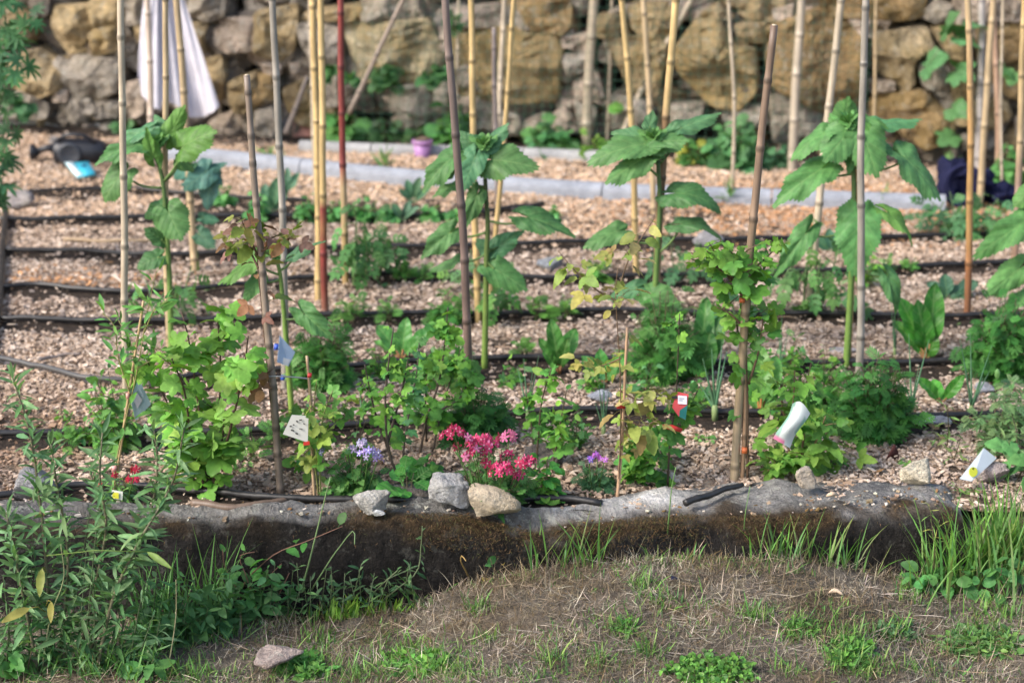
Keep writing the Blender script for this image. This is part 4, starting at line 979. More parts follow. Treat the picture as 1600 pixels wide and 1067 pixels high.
def put(mb, name, pos, d, up, L, Wf=1.0, bend=.3, col=(.08, .16, .05), curl=0.0):
    V0, T = TPL[name]
    e1 = unit(d); up = np.asarray(up, float); e3 = up - np.dot(up, e1) * e1
    if np.linalg.norm(e3) < 1e-4: e3 = np.array([0, -1.0, 0]) - e1 * -e1[1]
    e3 = unit(e3); e2 = np.cross(e3, e1)
    x, y, z = V0[:, 0] * L, V0[:, 1] * L * Wf, V0[:, 2] * L
    if abs(bend) > 1e-3:
        k = bend / L; x2 = np.sin(k * x) / k; z = z * np.cos(k * x) - (1 - np.cos(k * x)) / k
        x = x2
    if curl: z = z - curl * y * y / max(L, 1e-6)
    P = np.asarray(pos) + x[:, None] * e1 + y[:, None] * e2 + z[:, None] * e3
    mb.add(P, T, None, np.clip(col, 0.003, .95), V0)
def jit(rng, c, v=.3, h=.10):
    c = np.asarray(c, float) * rng.uniform(1 - v, 1 + v)
    return c * (1 + rng.uniform(-h, h, 3) * np.array([1.4, .4, 1.0]))

# colours
SUNG = (.068, .16, .050); CUR = (.125, .27, .042); CURD = (.075, .20, .04); MARI = (.038, .125, .026); MARB = (.06, .185, .038)
YELG = (.21, .235, .06); RASPG = (.115, .24, .04); BROWNL = (.15, .095, .045); BLUG = (.06, .145, .085); CHARD = (.04, .13, .025); MINT = (.07, .24, .045)
PALEG = (.10, .24, .09); WEED = (.065, .13, .055); OLIVE = (.10, .15, .04); WILLOW = (.12, .26, .06); ONION = (.075, .175, .085)

def P3(pts, Y, depth=0.0):
    n = len(pts); return np.array([at(x, y, Y + depth * k / max(1, n - 1)) for k, (x, y) in enumerate(pts)])
def leafy3(root, stems, kinds, dens, size, cols, rng, pet=.4, t0=.08, el=(-.25, .55), stemcol=(.10, .08, .045), taper=.4, bend=(.2, .8), wf=1.0, topdense=0.0, face=.25, petcol=None, stem_name='stem', fol_name='foliage', leafmat='leaf', sizefn=None):
    """stems: [(3-D polyline, base radius, n leaves or None)]"""
    ms = MB(); ml = MB(); kinds = [kinds] if isinstance(kinds, str) else kinds; cols = [cols] if not isinstance(cols, list) else cols
    for P, r, nl in stems:
        C = smooth_line(P, 24); tube(ms, C, r * np.linspace(1, taper, 24), 6, np.asarray(stemcol))
        Ln = np.sum(np.linalg.norm(np.diff(C, axis=0), axis=1))
        nl = int(max(3, Ln * dens)) if nl is None else nl
        az = rng.uniform(0, 6.28)
        for k in range(nl):
            t = t0 + (1 - t0) * (k + rng.uniform(0, .8)) / nl
            if topdense: t = 1 - (1 - t) ** (1 + topdense) if False else t ** (1 / (1 + topdense))
            t = min(t, .999); f = t * 23; i = int(f); p = C[i] + (C[min(i + 1, 23)] - C[i]) * (f - i)
            az += 2.4 + rng.uniform(-.5, .5)
            h = np.array([math.cos(az), math.sin(az), 0]); h = unit(h + np.array([0, -face, 0]))
            e = rng.uniform(*el); sz = rng.uniform(*size) * rng.uniform(.7, 1.15) * (1.15 - .5 * t if sizefn is None else sizefn(t))
            d = h * math.cos(e) + np.array([0, 0, math.sin(e)])
            if t > .95: d = unit(d + np.array([0, 0, .9]))
            pl = pet * sz * rng.uniform(.6, 1.3); q = p + d * pl
            c = jit(rng, cols[rng.integers(0, len(cols))])
            tube(ms, [p, p + d * pl * .5 + np.array([0, 0, .06 * pl]), q], max(.0006, r * .28), 3, np.asarray(petcol if petcol is not None else c * .9), cap=False)
            d2 = unit(d + np.array([0, 0, rng.uniform(-.55, .1)]) + rng.normal(0, .18, 3))
            up = unit(np.array([0, -.45, 1.0]) + rng.normal(0, .5, 3))
            put(ml, kinds[rng.integers(0, len(kinds))], q, d2, up, sz, wf * rng.uniform(.85, 1.1), rng.uniform(*bend), c)
    if ms.n: ms.build(stem_name, M['stem'], root)
    if ml.n: ml.build(fol_name, M[leafmat], root)
LOBE = ['lobe0', 'lobe1']
def shrub(name, label, cat, stems, kinds, size, cols, dens=None, nl=None, group=None, srpx=3.0, Y=None, seed=1, depth=.12, twigs=0, twl=40, extra=None, **kw):
    rng = np.random.default_rng(seed)
    B = g(*stems[0][0]) if Y is None else at(*stems[0][0], Y)
    root = empty(name, B, label, cat, group); m_ = mpp(B); S = []
    for k, st in enumerate(stems):
        Bk = g(*st[0]) if Y is None else B
        P = P3(st, Bk[1] if abs(Bk[1] - B[1]) < .3 else B[1], rng.uniform(-depth, depth))
        S.append((P, srpx * m_, nl))
        for q in range(twigs):
            C = smooth_line(P, 20); p = C[rng.integers(7, 19)]; a = rng.uniform(0, 6.28)
            d = unit(np.array([math.cos(a), math.sin(a) * .8, rng.uniform(.3, 1.2)])); L = twl * m_ * rng.uniform(.5, 1.2)
            S.append((np.array([p, p + d * L * .5, p + d * L + np.array([0, 0, -.1 * L])]), srpx * m_ * .5, None if nl is None else max(3, nl // 2)))
    leafy3(root, S, kinds, dens or 60, (size[0] * m_, size[1] * m_), cols, rng, **kw)
    if extra: extra(root, B, m_, rng)
    return root
def bushy(name, label, cat, box, kinds, nst, nl, size, cols, group=None, seed=1, srpx=1.4, Y=None, dscale=.8, base=None, extra=None, z=0.0, fill=.35, **kw):
    x0, y0, x1, y1 = box; rng = np.random.default_rng(seed)
    bx = (x0 + x1) / 2 if base is None else base
    B = g(bx, y1, z) if Y is None else at(bx, y1, Y); m_ = mpp(B); root = empty(name, B, label, cat, group)
    hw = (x1 - x0) / 2 * m_; hh = (y1 - y0) * m_ * 1.04; cx = ((x0 + x1) / 2 - bx) * m_; S = []
    for k in range(nst):
        a = rng.uniform(0, 6.28); rr = math.sqrt(rng.uniform(0.02, 1)); top = math.sqrt(max(0, 1 - rr * rr * .85)) * rng.uniform(fill, 1.0) if rng.uniform() < .5 else math.sqrt(max(0.02, 1 - rr * rr * .9))
        tip = B + np.array([cx + hw * rr * math.cos(a) * .93, hw * dscale * rr * math.sin(a), hh * max(.12, top) * .93])
        b0 = B + np.array([hw * .18 * rng.normal(), hw * .15 * rng.normal(), 0]) * .7
        S.append((np.array([b0, b0 * .45 + tip * .55 + np.array([0, 0, hh * .08]), tip]), srpx * m_, nl))
    leafy3(root, S, kinds, 50, (size[0] * m_, size[1] * m_), cols, rng, **kw)
    if extra: extra(root, B, m_, rng)
    return root

# ------------------------------------------------------------------ sunflowers: every large leaf is a part
def sunflower(base, stem, leaves, bud, label, seed, rpx=5.5, col=SUNG, scols=((.05, .09, .03), (.15, .25, .05)), rosette=10, rs=26, name='sunflower'):
    rng = np.random.default_rng(seed); B = g(*base); Y = B[1]; m_ = mpp(B)
    root = empty(name, B, label, 'sunflower', 'young sunflowers not yet in flower')
    P = P3([base] + stem, Y); C = smooth_line(P, 40); C[0, 2] -= .02
    mb = MB(); t = np.linspace(0, 1, 40)[:, None]
    tube(mb, C, rpx * m_ * np.linspace(1.05, .62, 40), 10, np.asarray(scols[1]) * (1 - t) + np.asarray(scols[0]) * t); mb.build('stem', M['stem'], root)
    for k, L in enumerate(leaves):
        ax, ay, bx, by, tx, ty, wpx = L[:7]; dz = L[7] if len(L) > 7 else rng.uniform(-.06, .05); face = L[8] if len(L) > 8 else .75; bend = L[9] if len(L) > 9 else .35
        a = at(ax, ay, Y); b = at(bx, by, Y + dz * .35); tp = at(tx, ty, Y + dz)
        j = np.argmin(np.abs(C[:, 2] - a[2])); a = C[j]
        d = tp - b; Ln = np.linalg.norm(d) * (.96 + .06 * abs(bend)) / .92
        up = np.array([0, -face, 1 - face * .6]) + rng.normal(0, .12, 3)
        e1 = unit(d); e3 = unit(up - np.dot(up, e1) * e1)
        d2 = unit(e1 + e3 * bend * .48)
        wf = 1.06 * wpx * m_ / (Ln * 1.15); bend = bend * rng.uniform(.9, 2.0)
        c = jit(rng, np.asarray(col) * np.array(L[10] if len(L) > 10 else (1, 1, 1)), .14, .06)
        mb = MB(); put(mb, 'heart%d' % rng.integers(0, 3), b, d2, up, Ln, np.clip(wf, .35, 1.5), bend, c, curl=.25)
        if np.linalg.norm(b - a) > .004:
            mid = (a + b) / 2 + np.array([0, 0, -.12 * np.linalg.norm(b - a)]); tube(mb, smooth_line([a, mid, b], 8), np.linspace(2.1, 1.4, 8) * m_, 6, (.07, .12, .04) if k % 2 else (.10, .17, .05))
        mb.build('leaf', M['sunleaf'], root)
    mb = MB(); bp = at(*bud, Y - .01)
    for k in range(rosette):
        az = k * 2.4; q = rng.uniform(.5, 1.1); d = np.array([math.cos(az) * .8 * (.3 + k / rosette), math.sin(az) * .8 * (.3 + k / rosette), 1.1 - .7 * k / rosette])
        put(mb, 'heart%d' % (k % 3), bp, unit(d), np.array([-math.cos(az) * .6, -math.sin(az) * .6 - .3, .8]), rs * m_ * (.55 + .6 * k / rosette), .62, .2, jit(rng, np.asarray(col) * np.array([1.25, 1.2, 1.1]), .12, .05), curl=.3)
    mb.build('bud_leaves', M['sunleaf'], root)
    return root
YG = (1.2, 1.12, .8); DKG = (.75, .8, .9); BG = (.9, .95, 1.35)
sunflower((268, 566), [(264, 420), (259, 335), (254, 282), (247, 245), (250, 222)], [
 (258, 282, 287, 228, 349, 202, 52, -.05, .55, .5, YG), (250, 232, 265, 212, 293, 156, 30, .04, .6, .3, YG), (248, 244, 240, 246, 228, 196, 26, -.05, 1, .2, YG), (247, 244, 217, 226, 139, 254, 34, -.03, .45, .5),
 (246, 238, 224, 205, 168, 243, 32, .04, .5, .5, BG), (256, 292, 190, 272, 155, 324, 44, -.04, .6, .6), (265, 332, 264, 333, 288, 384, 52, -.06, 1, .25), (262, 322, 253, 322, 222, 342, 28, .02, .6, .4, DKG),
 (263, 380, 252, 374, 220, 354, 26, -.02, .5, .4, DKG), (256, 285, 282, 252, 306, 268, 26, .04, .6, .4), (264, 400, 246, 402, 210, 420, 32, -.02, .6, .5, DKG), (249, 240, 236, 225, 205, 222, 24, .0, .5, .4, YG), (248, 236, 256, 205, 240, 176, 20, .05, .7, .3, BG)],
 (248, 222), 'leftmost sunflower of the garden, bright green leaves beside the pale straight cane', 3, 4.6, rs=24)
sunflower((308, 424), [(300, 345), (296, 290), (300, 268)], [
 (298, 276, 302, 276, 359, 253, 30, .02, .6, .4, BG), (298, 280, 322, 268, 284, 300, 40, -.03, .8, .4, BG), (298, 285, 328, 288, 322, 332, 30, .0, .9, .3, BG), (302, 345, 318, 340, 346, 348, 18, .02, .6, .4), (303, 368, 312, 366, 341, 392, 27, -.02, .8, .4), (298, 275, 292, 262, 268, 280, 28, .05, .7, .4, BG), (300, 285, 330, 270, 350, 290, 26, .04, .6, .4, BG)],
 (300, 264), 'grey-green sunflower behind the white cloth cane, between leftmost sunflower and brown stake', 5, 4.2, BLUG, rs=20, rosette=7)
sunflower((757, 574), [(759, 470), (760, 400), (762, 350), (759, 297), (756, 240)], [
 (757, 262, 770, 250, 848, 264, 58, -.04, .7, .45), (756, 240, 760, 232, 803, 189, 30, .03, .6, .3, BG), (755, 242, 746, 234, 712, 203, 30, .03, .6, .4, BG), (757, 270, 706, 247, 655, 302, 44, -.04, .65, .5),
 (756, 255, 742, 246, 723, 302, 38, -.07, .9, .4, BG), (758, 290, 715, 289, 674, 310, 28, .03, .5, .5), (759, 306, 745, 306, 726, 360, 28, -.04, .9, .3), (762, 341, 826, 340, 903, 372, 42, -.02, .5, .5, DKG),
 (760, 362, 702, 364, 655, 406, 36, -.04, .55, .5), (760, 398, 711, 408, 668, 428, 20, .02, .4, .4), (761, 402, 773, 420, 832, 461, 42, -.03, .7, .5), (761, 390, 778, 386, 822, 358, 32, .06, .6, .4, BG), (757, 250, 735, 225, 690, 250, 34, .06, .6, .5, BG), (757, 290, 700, 262, 676, 285, 30, .02, .7, .5, BG), (760, 400, 766, 392, 740, 370, 26, .06, .7, .4, BG)],
 (757, 226), 'sunflower with a dark upper stem, beside the dark purplish cane', 7, 4.8, scols=((.025, .03, .018), (.17, .26, .05)), rs=30)
sunflower((1022, 580), [(1025, 430), (1029, 362), (1031, 322), (1028, 250)], [
 (1028, 262, 1006, 225, 909, 252, 48, -.05, .5, .45), (1028, 250, 1015, 217, 950, 209, 32, .03, .5, .45, BG), (1029, 272, 1006, 247, 937, 299, 42, -.06, .5, .45), (1028, 250, 1024, 222, 1087, 225, 42, -.04, .6, .4), (1028, 250, 1010, 232, 1058, 227, 20, -.08, .6, .3),
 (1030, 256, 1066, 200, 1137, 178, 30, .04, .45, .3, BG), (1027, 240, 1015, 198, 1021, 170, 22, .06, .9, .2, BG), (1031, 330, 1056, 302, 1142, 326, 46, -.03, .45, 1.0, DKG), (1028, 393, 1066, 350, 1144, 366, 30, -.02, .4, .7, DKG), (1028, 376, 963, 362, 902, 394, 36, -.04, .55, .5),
 (1026, 455, 1020, 460, 1068, 486, 44, -.05, .9, .3), (1026, 450, 992, 450, 940, 471, 26, .03, .5, .5, BG), (1028, 250, 985, 222, 935, 240, 36, .02, .5, .5), (1028, 250, 1040, 215, 1072, 208, 28, .03, .5, .4)],
 (1022, 216), 'sunflower with a wide flat head of leaves, before the stout cane', 9, 5.0, rs=30)
sunflower((1322, 574), [(1330, 434), (1333, 346), (1334, 280), (1328, 215)], [
 (1330, 215, 1319, 196, 1325, 143, 44, .02, .95, .15), (1330, 230, 1324, 208, 1280, 264, 54, -.07, .75, .4), (1330, 235, 1286, 210, 1223, 256, 38, -.02, .55, .5), (1333, 276, 1282, 265, 1202, 324, 50, -.06, .65, .5), (1331, 230, 1349, 212, 1374, 290, 60, -.08, .9, .35),
 (1332, 240, 1336, 226, 1325, 277, 32, -.03, 1, .3, DKG), (1330, 220, 1376, 194, 1449, 196, 32, .04, .45, .4, BG), (1330, 215, 1350, 188, 1400, 203, 32, .0, .55, .4, YG), (1333, 262, 1418, 250, 1474, 328, 50, -.03, .6, .5, DKG), (1333, 338, 1388, 333, 1435, 385, 24, -.02, .3, .7, YG),
 (1333, 352, 1342, 346, 1334, 440, 66, -.06, 1.1, .3), (1332, 356, 1258, 366, 1206, 438, 28, -.04, .7, .5), (1330, 408, 1388, 434, 1409, 498, 28, -.03, .6, .6, DKG), (1331, 230, 1365, 222, 1400, 240, 34, .05, .6, .5, BG), (1331, 230, 1300, 215, 1262, 214, 30, .05, .5, .5)],
 (1326, 192), 'largest headed sunflower, crossed by the grey jointed cane', 13, 5.2, (.075, .19, .06), rs=34)
sunflower((1634, 560), [(1632, 470), (1630, 380), (1628, 300)], [
 (1630, 380, 1602, 346, 1515, 407, 46, -.06, .65, .5), (1631, 430, 1590, 422, 1529, 471, 40, -.06, .75, .4), (1631, 460, 1606, 460, 1556, 494, 26, -.04, .6, .5), (1628, 320, 1608, 300, 1578, 328, 30, 0, .6, .5), (1628, 300, 1650, 280, 1700, 300, 44, 0, .6, .5), (1630, 350, 1660, 350, 1720, 390, 50, 0, .6, .5)],
 (1628, 290), 'sunflower cropped by the right edge, broad pale green leaves', 17, 5, (.085, .21, .06))
sunflower((456, 646), [(446, 520), (441, 460), (436, 420), (432, 405)], [
 (438, 430, 399, 405, 337, 458, 27, -.05, .45, .4, YG), (438, 435, 403, 438, 379, 474, 27, -.04, .8, .3), (437, 425, 462, 398, 512, 376, 20, .03, .4, .3, BG), (445, 498, 476, 490, 523, 534, 36, -.04, .7, .4)],
 (432, 404), 'slim young sunflower against the grey weathered cane, left of the red pair', 19, 4.6, scols=((.1, .17, .04), (.19, .3, .05)), rosette=5, rs=18)

# ------------------------------------------------------------------ fruit bushes along the front row
CG = 'currant and raspberry bushes in the front row'
shrub('currant_bush', 'tallest bright lime currant bush, left of the brown stake', 'fruit bush', [[(325, 778), (318, 700), (308, 620), (290, 510), (284, 488)], [(322, 778), (335, 690), (345, 590), (340, 500)], [(324, 776), (300, 690), (285, 600), (268, 560)], [(326, 776), (345, 700), (352, 640)], [(320, 776), (280, 670), (240, 585), (228, 560)], [(328, 776), (360, 670), (382, 570), (388, 525)], [(322, 776), (292, 730), (276, 690)]], LOBE, (18, 36), [CUR, (.16, .31, .06), CUR, (.18, .33, .07)], nl=13, twigs=3, twl=42, seed=21, srpx=2.6, group=CG, t0=.12, stemcol=(.07, .04, .025), sizefn=lambda t: 1.0)
shrub('currant_bush', 'slender currant bush with a bare dark stem, behind the purple flowers', 'fruit bush', [[(636, 772), (612, 720), (602, 640), (608, 560), (615, 512)], [(612, 716), (585, 640), (570, 570)], [(606, 690), (630, 600), (640, 550)]], ['lobe0', 'lobe1', 'rasp'], (13, 26), [CURD, CUR], nl=15, twigs=2, twl=30, seed=22, srpx=2.4, group=CG, t0=.3, stemcol=(.06, .045, .035), depth=.05)
shrub('currant_bush', 'thin single stemmed currant, just right of the slender one', 'fruit bush', [[(628, 762), (632, 690), (642, 630), (652, 575), (655, 535)]], LOBE, (12, 24), [CURD, PALEG], nl=16, twigs=1, twl=26, seed=23, srpx=2.0, group=CG, t0=.3, stemcol=(.06, .045, .035))
shrub('currant_bush', 'full green currant bush left of the dark marigold, above the pink flowers', 'fruit bush', [[(655, 714), (668, 650), (685, 600), (692, 560), (700, 480)], [(676, 706), (690, 640), (705, 590), (720, 545)], [(666, 690), (665, 620), (668, 560)], [(690, 640), (720, 620), (735, 570)]], LOBE, (13, 26), [CUR, CURD, CURD], nl=19, twigs=3, twl=30, seed=24, srpx=2.2, group=CG, t0=.22, stemcol=(.07, .05, .035), depth=.08)
shrub('currant_bush', 'loose green currant bush right of the pink flowers', 'fruit bush', [[(838, 730), (842, 670), (848, 620), (862, 575)], [(862, 740), (872, 680), (885, 610)], [(836, 720), (828, 650), (822, 615)], [(858, 730), (880, 660), (905, 640)]], ['lobe1', 'ovate', 'lobe0'], (14, 28), [CUR, CURD, CURD], nl=12, twigs=2, twl=28, seed=25, srpx=2.0, group=CG, t0=.25, stemcol=(.08, .06, .04))
shrub('currant_bush', 'currant climbing the dark brown cane with a leafy crown on top', 'fruit bush', [[(1168, 752), (1168, 640), (1166, 520), (1170, 440), (1150, 405)], [(1168, 470), (1140, 430), (1098, 412), (1074, 402)], [(1167, 460), (1180, 420), (1204, 396)], [(1168, 460), (1188, 430), (1200, 410)], [(1168, 465), (1120, 405), (1104, 392)], [(1166, 470), (1130, 425), (1080, 395)], [(1167, 455), (1160, 420), (1140, 395)], [(1168, 610), (1158, 550), (1150, 500)], [(1170, 600), (1186, 545), (1192, 500)], [(1168, 520), (1140, 490), (1120, 480)]], LOBE, (15, 29), [CUR, CUR, CURD, (.10, .2, .03)], nl=8, twigs=2, twl=46, seed=26, srpx=2.4, group=CG, t0=.12, stemcol=(.1, .06, .035), el=(-.4, .6), pet=.9)
shrub('raspberry_bush', 'lush raspberry bush behind the curled white tag', 'fruit bush', [[(1238, 748), (1232, 690), (1240, 620), (1242, 570)], [(1244, 748), (1255, 690), (1258, 610), (1268, 565)], [(1240, 746), (1275, 690), (1290, 650)], [(1238, 740), (1215, 720), (1200, 735)], [(1244, 745), (1280, 735), (1310, 715)], [(1238, 690), (1222, 620), (1232, 590)]], ['rasp', 'ovate', 'rasp'], (26, 44), [RASPG, RASPG, CURD, (.16, .28, .05)], nl=15, twigs=3, twl=36, seed=27, srpx=2.4, group=CG, t0=.15, stemcol=(.16, .10, .05))
shrub('raspberry_bush', 'raspberry with reddish brown young leaves at the top of the brown stake', 'fruit bush', [[(436, 774), (424, 640), (408, 470), (402, 400), (404, 350)], [(404, 420), (385, 385), (366, 372)], [(404, 410), (425, 372), (440, 365)], [(403, 400), (388, 368), (378, 345)], [(404, 395), (425, 385), (455, 370)]], ['ovate', 'rasp'], (26, 46), [(.17, .17, .04), (.14, .19, .035), (.20, .11, .06), (.17, .09, .07), (.11, .15, .03)], nl=14, seed=28, srpx=1.8, group=CG, t0=.35, stemcol=(.09, .05, .03), depth=.06, topdense=1.6, el=(-.5, .3), twigs=0)
def dryleaves(label, spots, base, col, seed):
    rng = np.random.default_rng(seed); Y = g(*base)[1]; B = at(*spots[0], Y); m_ = mpp(B); mb = MB()
    for x, y in spots:
        p = at(x, y, Y + rng.uniform(-.03, .02)); c = jit(rng, col, .3, .1)
        for q in range(2): put(mb, 'ovate', p, unit(np.array([rng.normal(), rng.normal() * .5, -.6])), rng.normal(size=3), 26 * m_, 1.2, rng.uniform(.8, 2), c, curl=1.2)
        tube(mb, [p, p + np.array([.02, 0, .015]), at(410, 588, Y)], .0008, 3, (.1, .06, .04))
    tag(mb.build('withered_leaves', M['straw'], origin=B), label, 'dead leaves')
dryleaves('withered orange brown leaves hanging on the wire by the brown stake', [(385, 585), (398, 578), (378, 600), (405, 600), (390, 608), (418, 583), (400, 612)], (441, 774), (.36, .18, .09), 4)
shrub('raspberry_bush', 'pale green raspberry bush right of the white tag with black marks', 'fruit bush', [[(501, 780), (500, 700), (505, 650), (520, 610)], [(498, 775), (490, 690), (492, 620), (495, 595)], [(501, 760), (480, 730), (460, 715)], [(500, 700), (525, 660), (545, 640)], [(499, 690), (470, 660), (455, 640)]], ['lobe0', 'ovate', 'rasp'], (20, 34), [CUR, (.17, .28, .055), CURD, (.2, .27, .06)], nl=11, twigs=2, twl=36, seed=29, srpx=1.7, group=CG, t0=.25, stemcol=(.16, .18, .06))
shrub('raspberry_bush', 'yellowing sparse raspberry on the thin stick with the red clip', 'fruit bush', [[(966, 780), (970, 640), (968, 560), (964, 500), (962, 450), (966, 415)], [(962, 470), (935, 455), (900, 425), (872, 392)], [(964, 460), (985, 400), (1010, 360), (1022, 342)], [(970, 640), (1000, 665), (1030, 655)], [(968, 610), (1000, 625), (1040, 610)], [(970, 560), (945, 570), (925, 575)], [(970, 650), (995, 690), (1010, 680)]], ['ovate', 'rasp'], (24, 42), [YELG, (.25, .245, .07), (.17, .23, .05), (.28, .22, .09), (.18, .22, .05)], nl=10, twigs=1, twl=30, seed=30, srpx=1.5, group=CG, t0=.2, stemcol=(.13, .08, .045), depth=.1, el=(-.5, .3))
shrub('currant_bush', 'low bright currant between the thin tan stick and the dark stem with tag', 'fruit bush', [[(988, 766), (990, 720), (985, 670)], [(1000, 764), (1010, 710), (1015, 680)], [(990, 762), (1000, 730), (1030, 715)]], LOBE, (16, 28), [CUR, CURD], nl=14, twigs=2, twl=26, seed=31, srpx=1.6, group=CG, t0=.15)
shrub('currant_bush', 'upright darker currant carrying the red and teal tag', 'fruit bush', [[(1043, 762), (1047, 690), (1056, 620), (1060, 540), (1062, 490)], [(1045, 740), (1030, 700), (1022, 650)], [(1048, 690), (1075, 640), (1090, 610)], [(1045, 760), (1020, 745), (1005, 750)]], LOBE, (14, 27), [CURD, (.06, .16, .035), CUR], nl=14, twigs=1, twl=26, seed=32, srpx=2.0, group=CG, t0=.12, stemcol=(.06, .045, .03))
shrub('willow_sapling', 'willow-like sapling with narrow leaves around the grey-green leaf tag', 'sapling', [[(172, 780), (188, 690), (210, 600), (232, 480), (244, 425)], [(205, 620), (185, 560), (172, 500), (160, 490)], [(210, 600), (205, 540), (185, 500)], [(225, 520), (245, 480), (262, 470)], [(215, 575), (240, 560), (255, 545)]], 'lance', (26, 40), [WILLOW, WILLOW, (.09, .22, .06)], nl=20, seed=33, srpx=1.4, t0=.3, wf=1.1, stemcol=(.22, .20, .07), el=(.2, 1.0))
bushy('mock_orange', 'low light green leafy clump behind the leaf tag at the left', 'plant', (120, 560, 240, 700), ['ovate', 'lance'], 16, 11, (22, 34), [WILLOW, CUR, (.09, .21, .06)], seed=34, srpx=1.2)
bushy('mint_plant', 'low mint-like clump with round leaves beside the pink flowers', 'plant', (820, 705, 878, 782), ['round', 'ovate'], 9, 8, (18, 26), [MINT, CUR], seed=35)
bushy('foxglove_seedling', 'broad shiny leaf rosette in front of the slender currant', 'plant', (618, 726, 664, 782), ['broad'], 3, 3, (40, 52), [CHARD, MINT], seed=36, wf=1.7, el=(.4, 1.2), leafmat='chardleaf')
bushy('seedling', 'small green seedling beneath the full currant, left of the pink flowers', 'plant', (644, 700, 690, 752), LOBE, 4, 4, (22, 32), [CURD, MINT], seed=37)

# ------------------------------------------------------------------ marigolds and other bushy plants
MG = 'feathery dark green marigolds'
bushy('marigold', 'dark feathery marigold bush right behind the pink flowers', 'marigold', (688, 590, 802, 690), 'pinn', 42, 9, (24, 36), [MARI, MARI, (.05, .14, .04)], seed=41, group=MG, base=742)
bushy('marigold', 'tall feathery marigold behind the flat headed sunflower stem', 'marigold', (972, 440, 1104, 592), ['pinn', 'fern', 'fern'], 60, 10, (26, 44), [MARI, MARB, (.07, .19, .045)], seed=42, group=MG)
bushy('marigold', 'bright feathery marigold at the foot of the grey jointed cane', 'marigold', (1292, 545, 1436, 682), 'pinn', 62, 9, (26, 38), [MARB, MARB, MARI], seed=43, group=MG)
bushy('marigold', 'large dark marigold at the right edge below the cropped sunflower', 'marigold', (1484, 455, 1640, 588), 'pinn', 60, 9, (24, 36), [MARI, MARI, MARB], seed=44, group=MG)
bushy('marigold', 'marigold at the foot of the red painted pair of canes', 'marigold', (452, 490, 560, 606), 'pinn', 42, 9, (22, 34), [MARB, MARI, (.08, .19, .05)], seed=45, group=MG)
bushy('marigold', 'small marigold at the foot of the yellow cane, mid garden', 'marigold', (672, 455, 730, 502), 'pinn', 18, 7, (18, 26), [MARB, CURD], seed=46, group=MG)
bushy('marigold', 'light feathery marigold beside the orange tan short cane', 'marigold', (1262, 560, 1320, 660), 'pinn', 24, 8, (22, 32), [MARB, CURD], seed=47, group=MG)

# flowers
def heads(specs, cols, core, fl):
    def fn(root, B, m_, rng):
        for (x, y, w_, n, ci) in specs:
            mb = MB(); c0 = at(x, y, B[1] - .09 + .05 * rng.uniform(-1, 1) + (.05 if y < specs[0][1] - 20 else 0)); r = w_ / 2 * m_
            for k in range(n):
                a = k * 2.4; q = math.sqrt((k + .5) / n); d = np.array([math.cos(a) * q, math.sin(a) * q * .9, 1.15 - q])
                d = unit(d + np.array([0, -.35, 0])); a += rng.normal() * .5; d = unit(d + rng.normal(0, .3, 3)); q = min(1.25, q * rng.uniform(.75, 1.3)); p = c0 + np.array([math.cos(a) * q * r, math.sin(a) * q * r * .8, (1 - min(1, q * q)) * r * .42 + rng.normal() * r * .12])
                col = jit(rng, cols[ci if rng.uniform() < .75 else rng.integers(0, len(cols))], .2, .08); t_ = unit(np.cross(d, [0.3, .2, 1]))
                put(mb, 'floret', p, t_, d, fl * m_ * rng.uniform(.75, 1.2), 1.2, .1, col)
                if k % 3 == 0: tube(mb, [B * .15 + c0 * .85 - np.array([0, 0, r * .7]), p], .0005, 3, (.07, .14, .04), cap=False)
                put(mb, 'disc', p + d * .0012, t_, d, fl * rng.uniform(.16, .32) * m_, 1, 0, core)
            tube(mb, [B + (c0 - B) * np.array([.5, .5, .2]), c0], .0012, 4, (.06, .13, .03))
            mb.build('flower_head', M['petal'], root)
    return fn
HOT = (.42, .045, .13); CRI = (.28, .02, .065); LILP = (.38, .21, .33); VIO = (.22, .17, .38); VIO2 = (.29, .25, .40)
bushy('verbena', 'pink and crimson flowering verbena bush by the two largest rocks', 'flowers', (692, 680, 856, 792), ['pinn', 'lance'], 60, 9, (18, 28), [(.045, .12, .03), (.06, .15, .04)], seed=51, base=770,
      extra=heads([(756, 694, 52, 46, 0), (710, 678, 40, 20, 1), (796, 684, 28, 12, 2), (784, 736, 42, 28, 0), (824, 722, 28, 16, 1), (742, 706, 22, 9, 1), (757, 722, 14, 5, 1), (791, 710, 18, 5, 0), (728, 713, 14, 4, 1), (712, 698, 12, 3, 1), (808, 744, 18, 6, 0), (735, 690, 16, 6, 0)], [HOT, CRI, (.45, .13, .24)], (.50, .32, .36), 6.4), fill=.2)
bushy('verbena', 'violet flowering low bush left of the slender currant', 'flowers', (508, 700, 606, 778), ['pinn', 'ovate'], 34, 8, (18, 28), [(.06, .16, .04), (.08, .19, .05)], seed=52,
      extra=heads([(576, 709, 28, 14, 0), (566, 694, 22, 8, 1), (548, 702, 16, 4, 0), (500, 706, 18, 5, 1), (590, 716, 14, 4, 0)], [VIO, VIO2], (.75, .72, .8), 5.2))
bushy('verbena', 'tiny dark plant with a few purple flowers, right of the mint clump', 'flowers', (904, 722, 954, 764), ['narrow', 'pinn'], 26, 8, (14, 22), [(.035, .10, .04), (.05, .12, .05)], seed=53,
      extra=heads([(934, 713, 18, 8, 0), (920, 718, 12, 4, 1), (944, 719, 10, 3, 0)], [(.42, .12, .55), (.16, .12, .45)], (.6, .4, .7), 4.6))
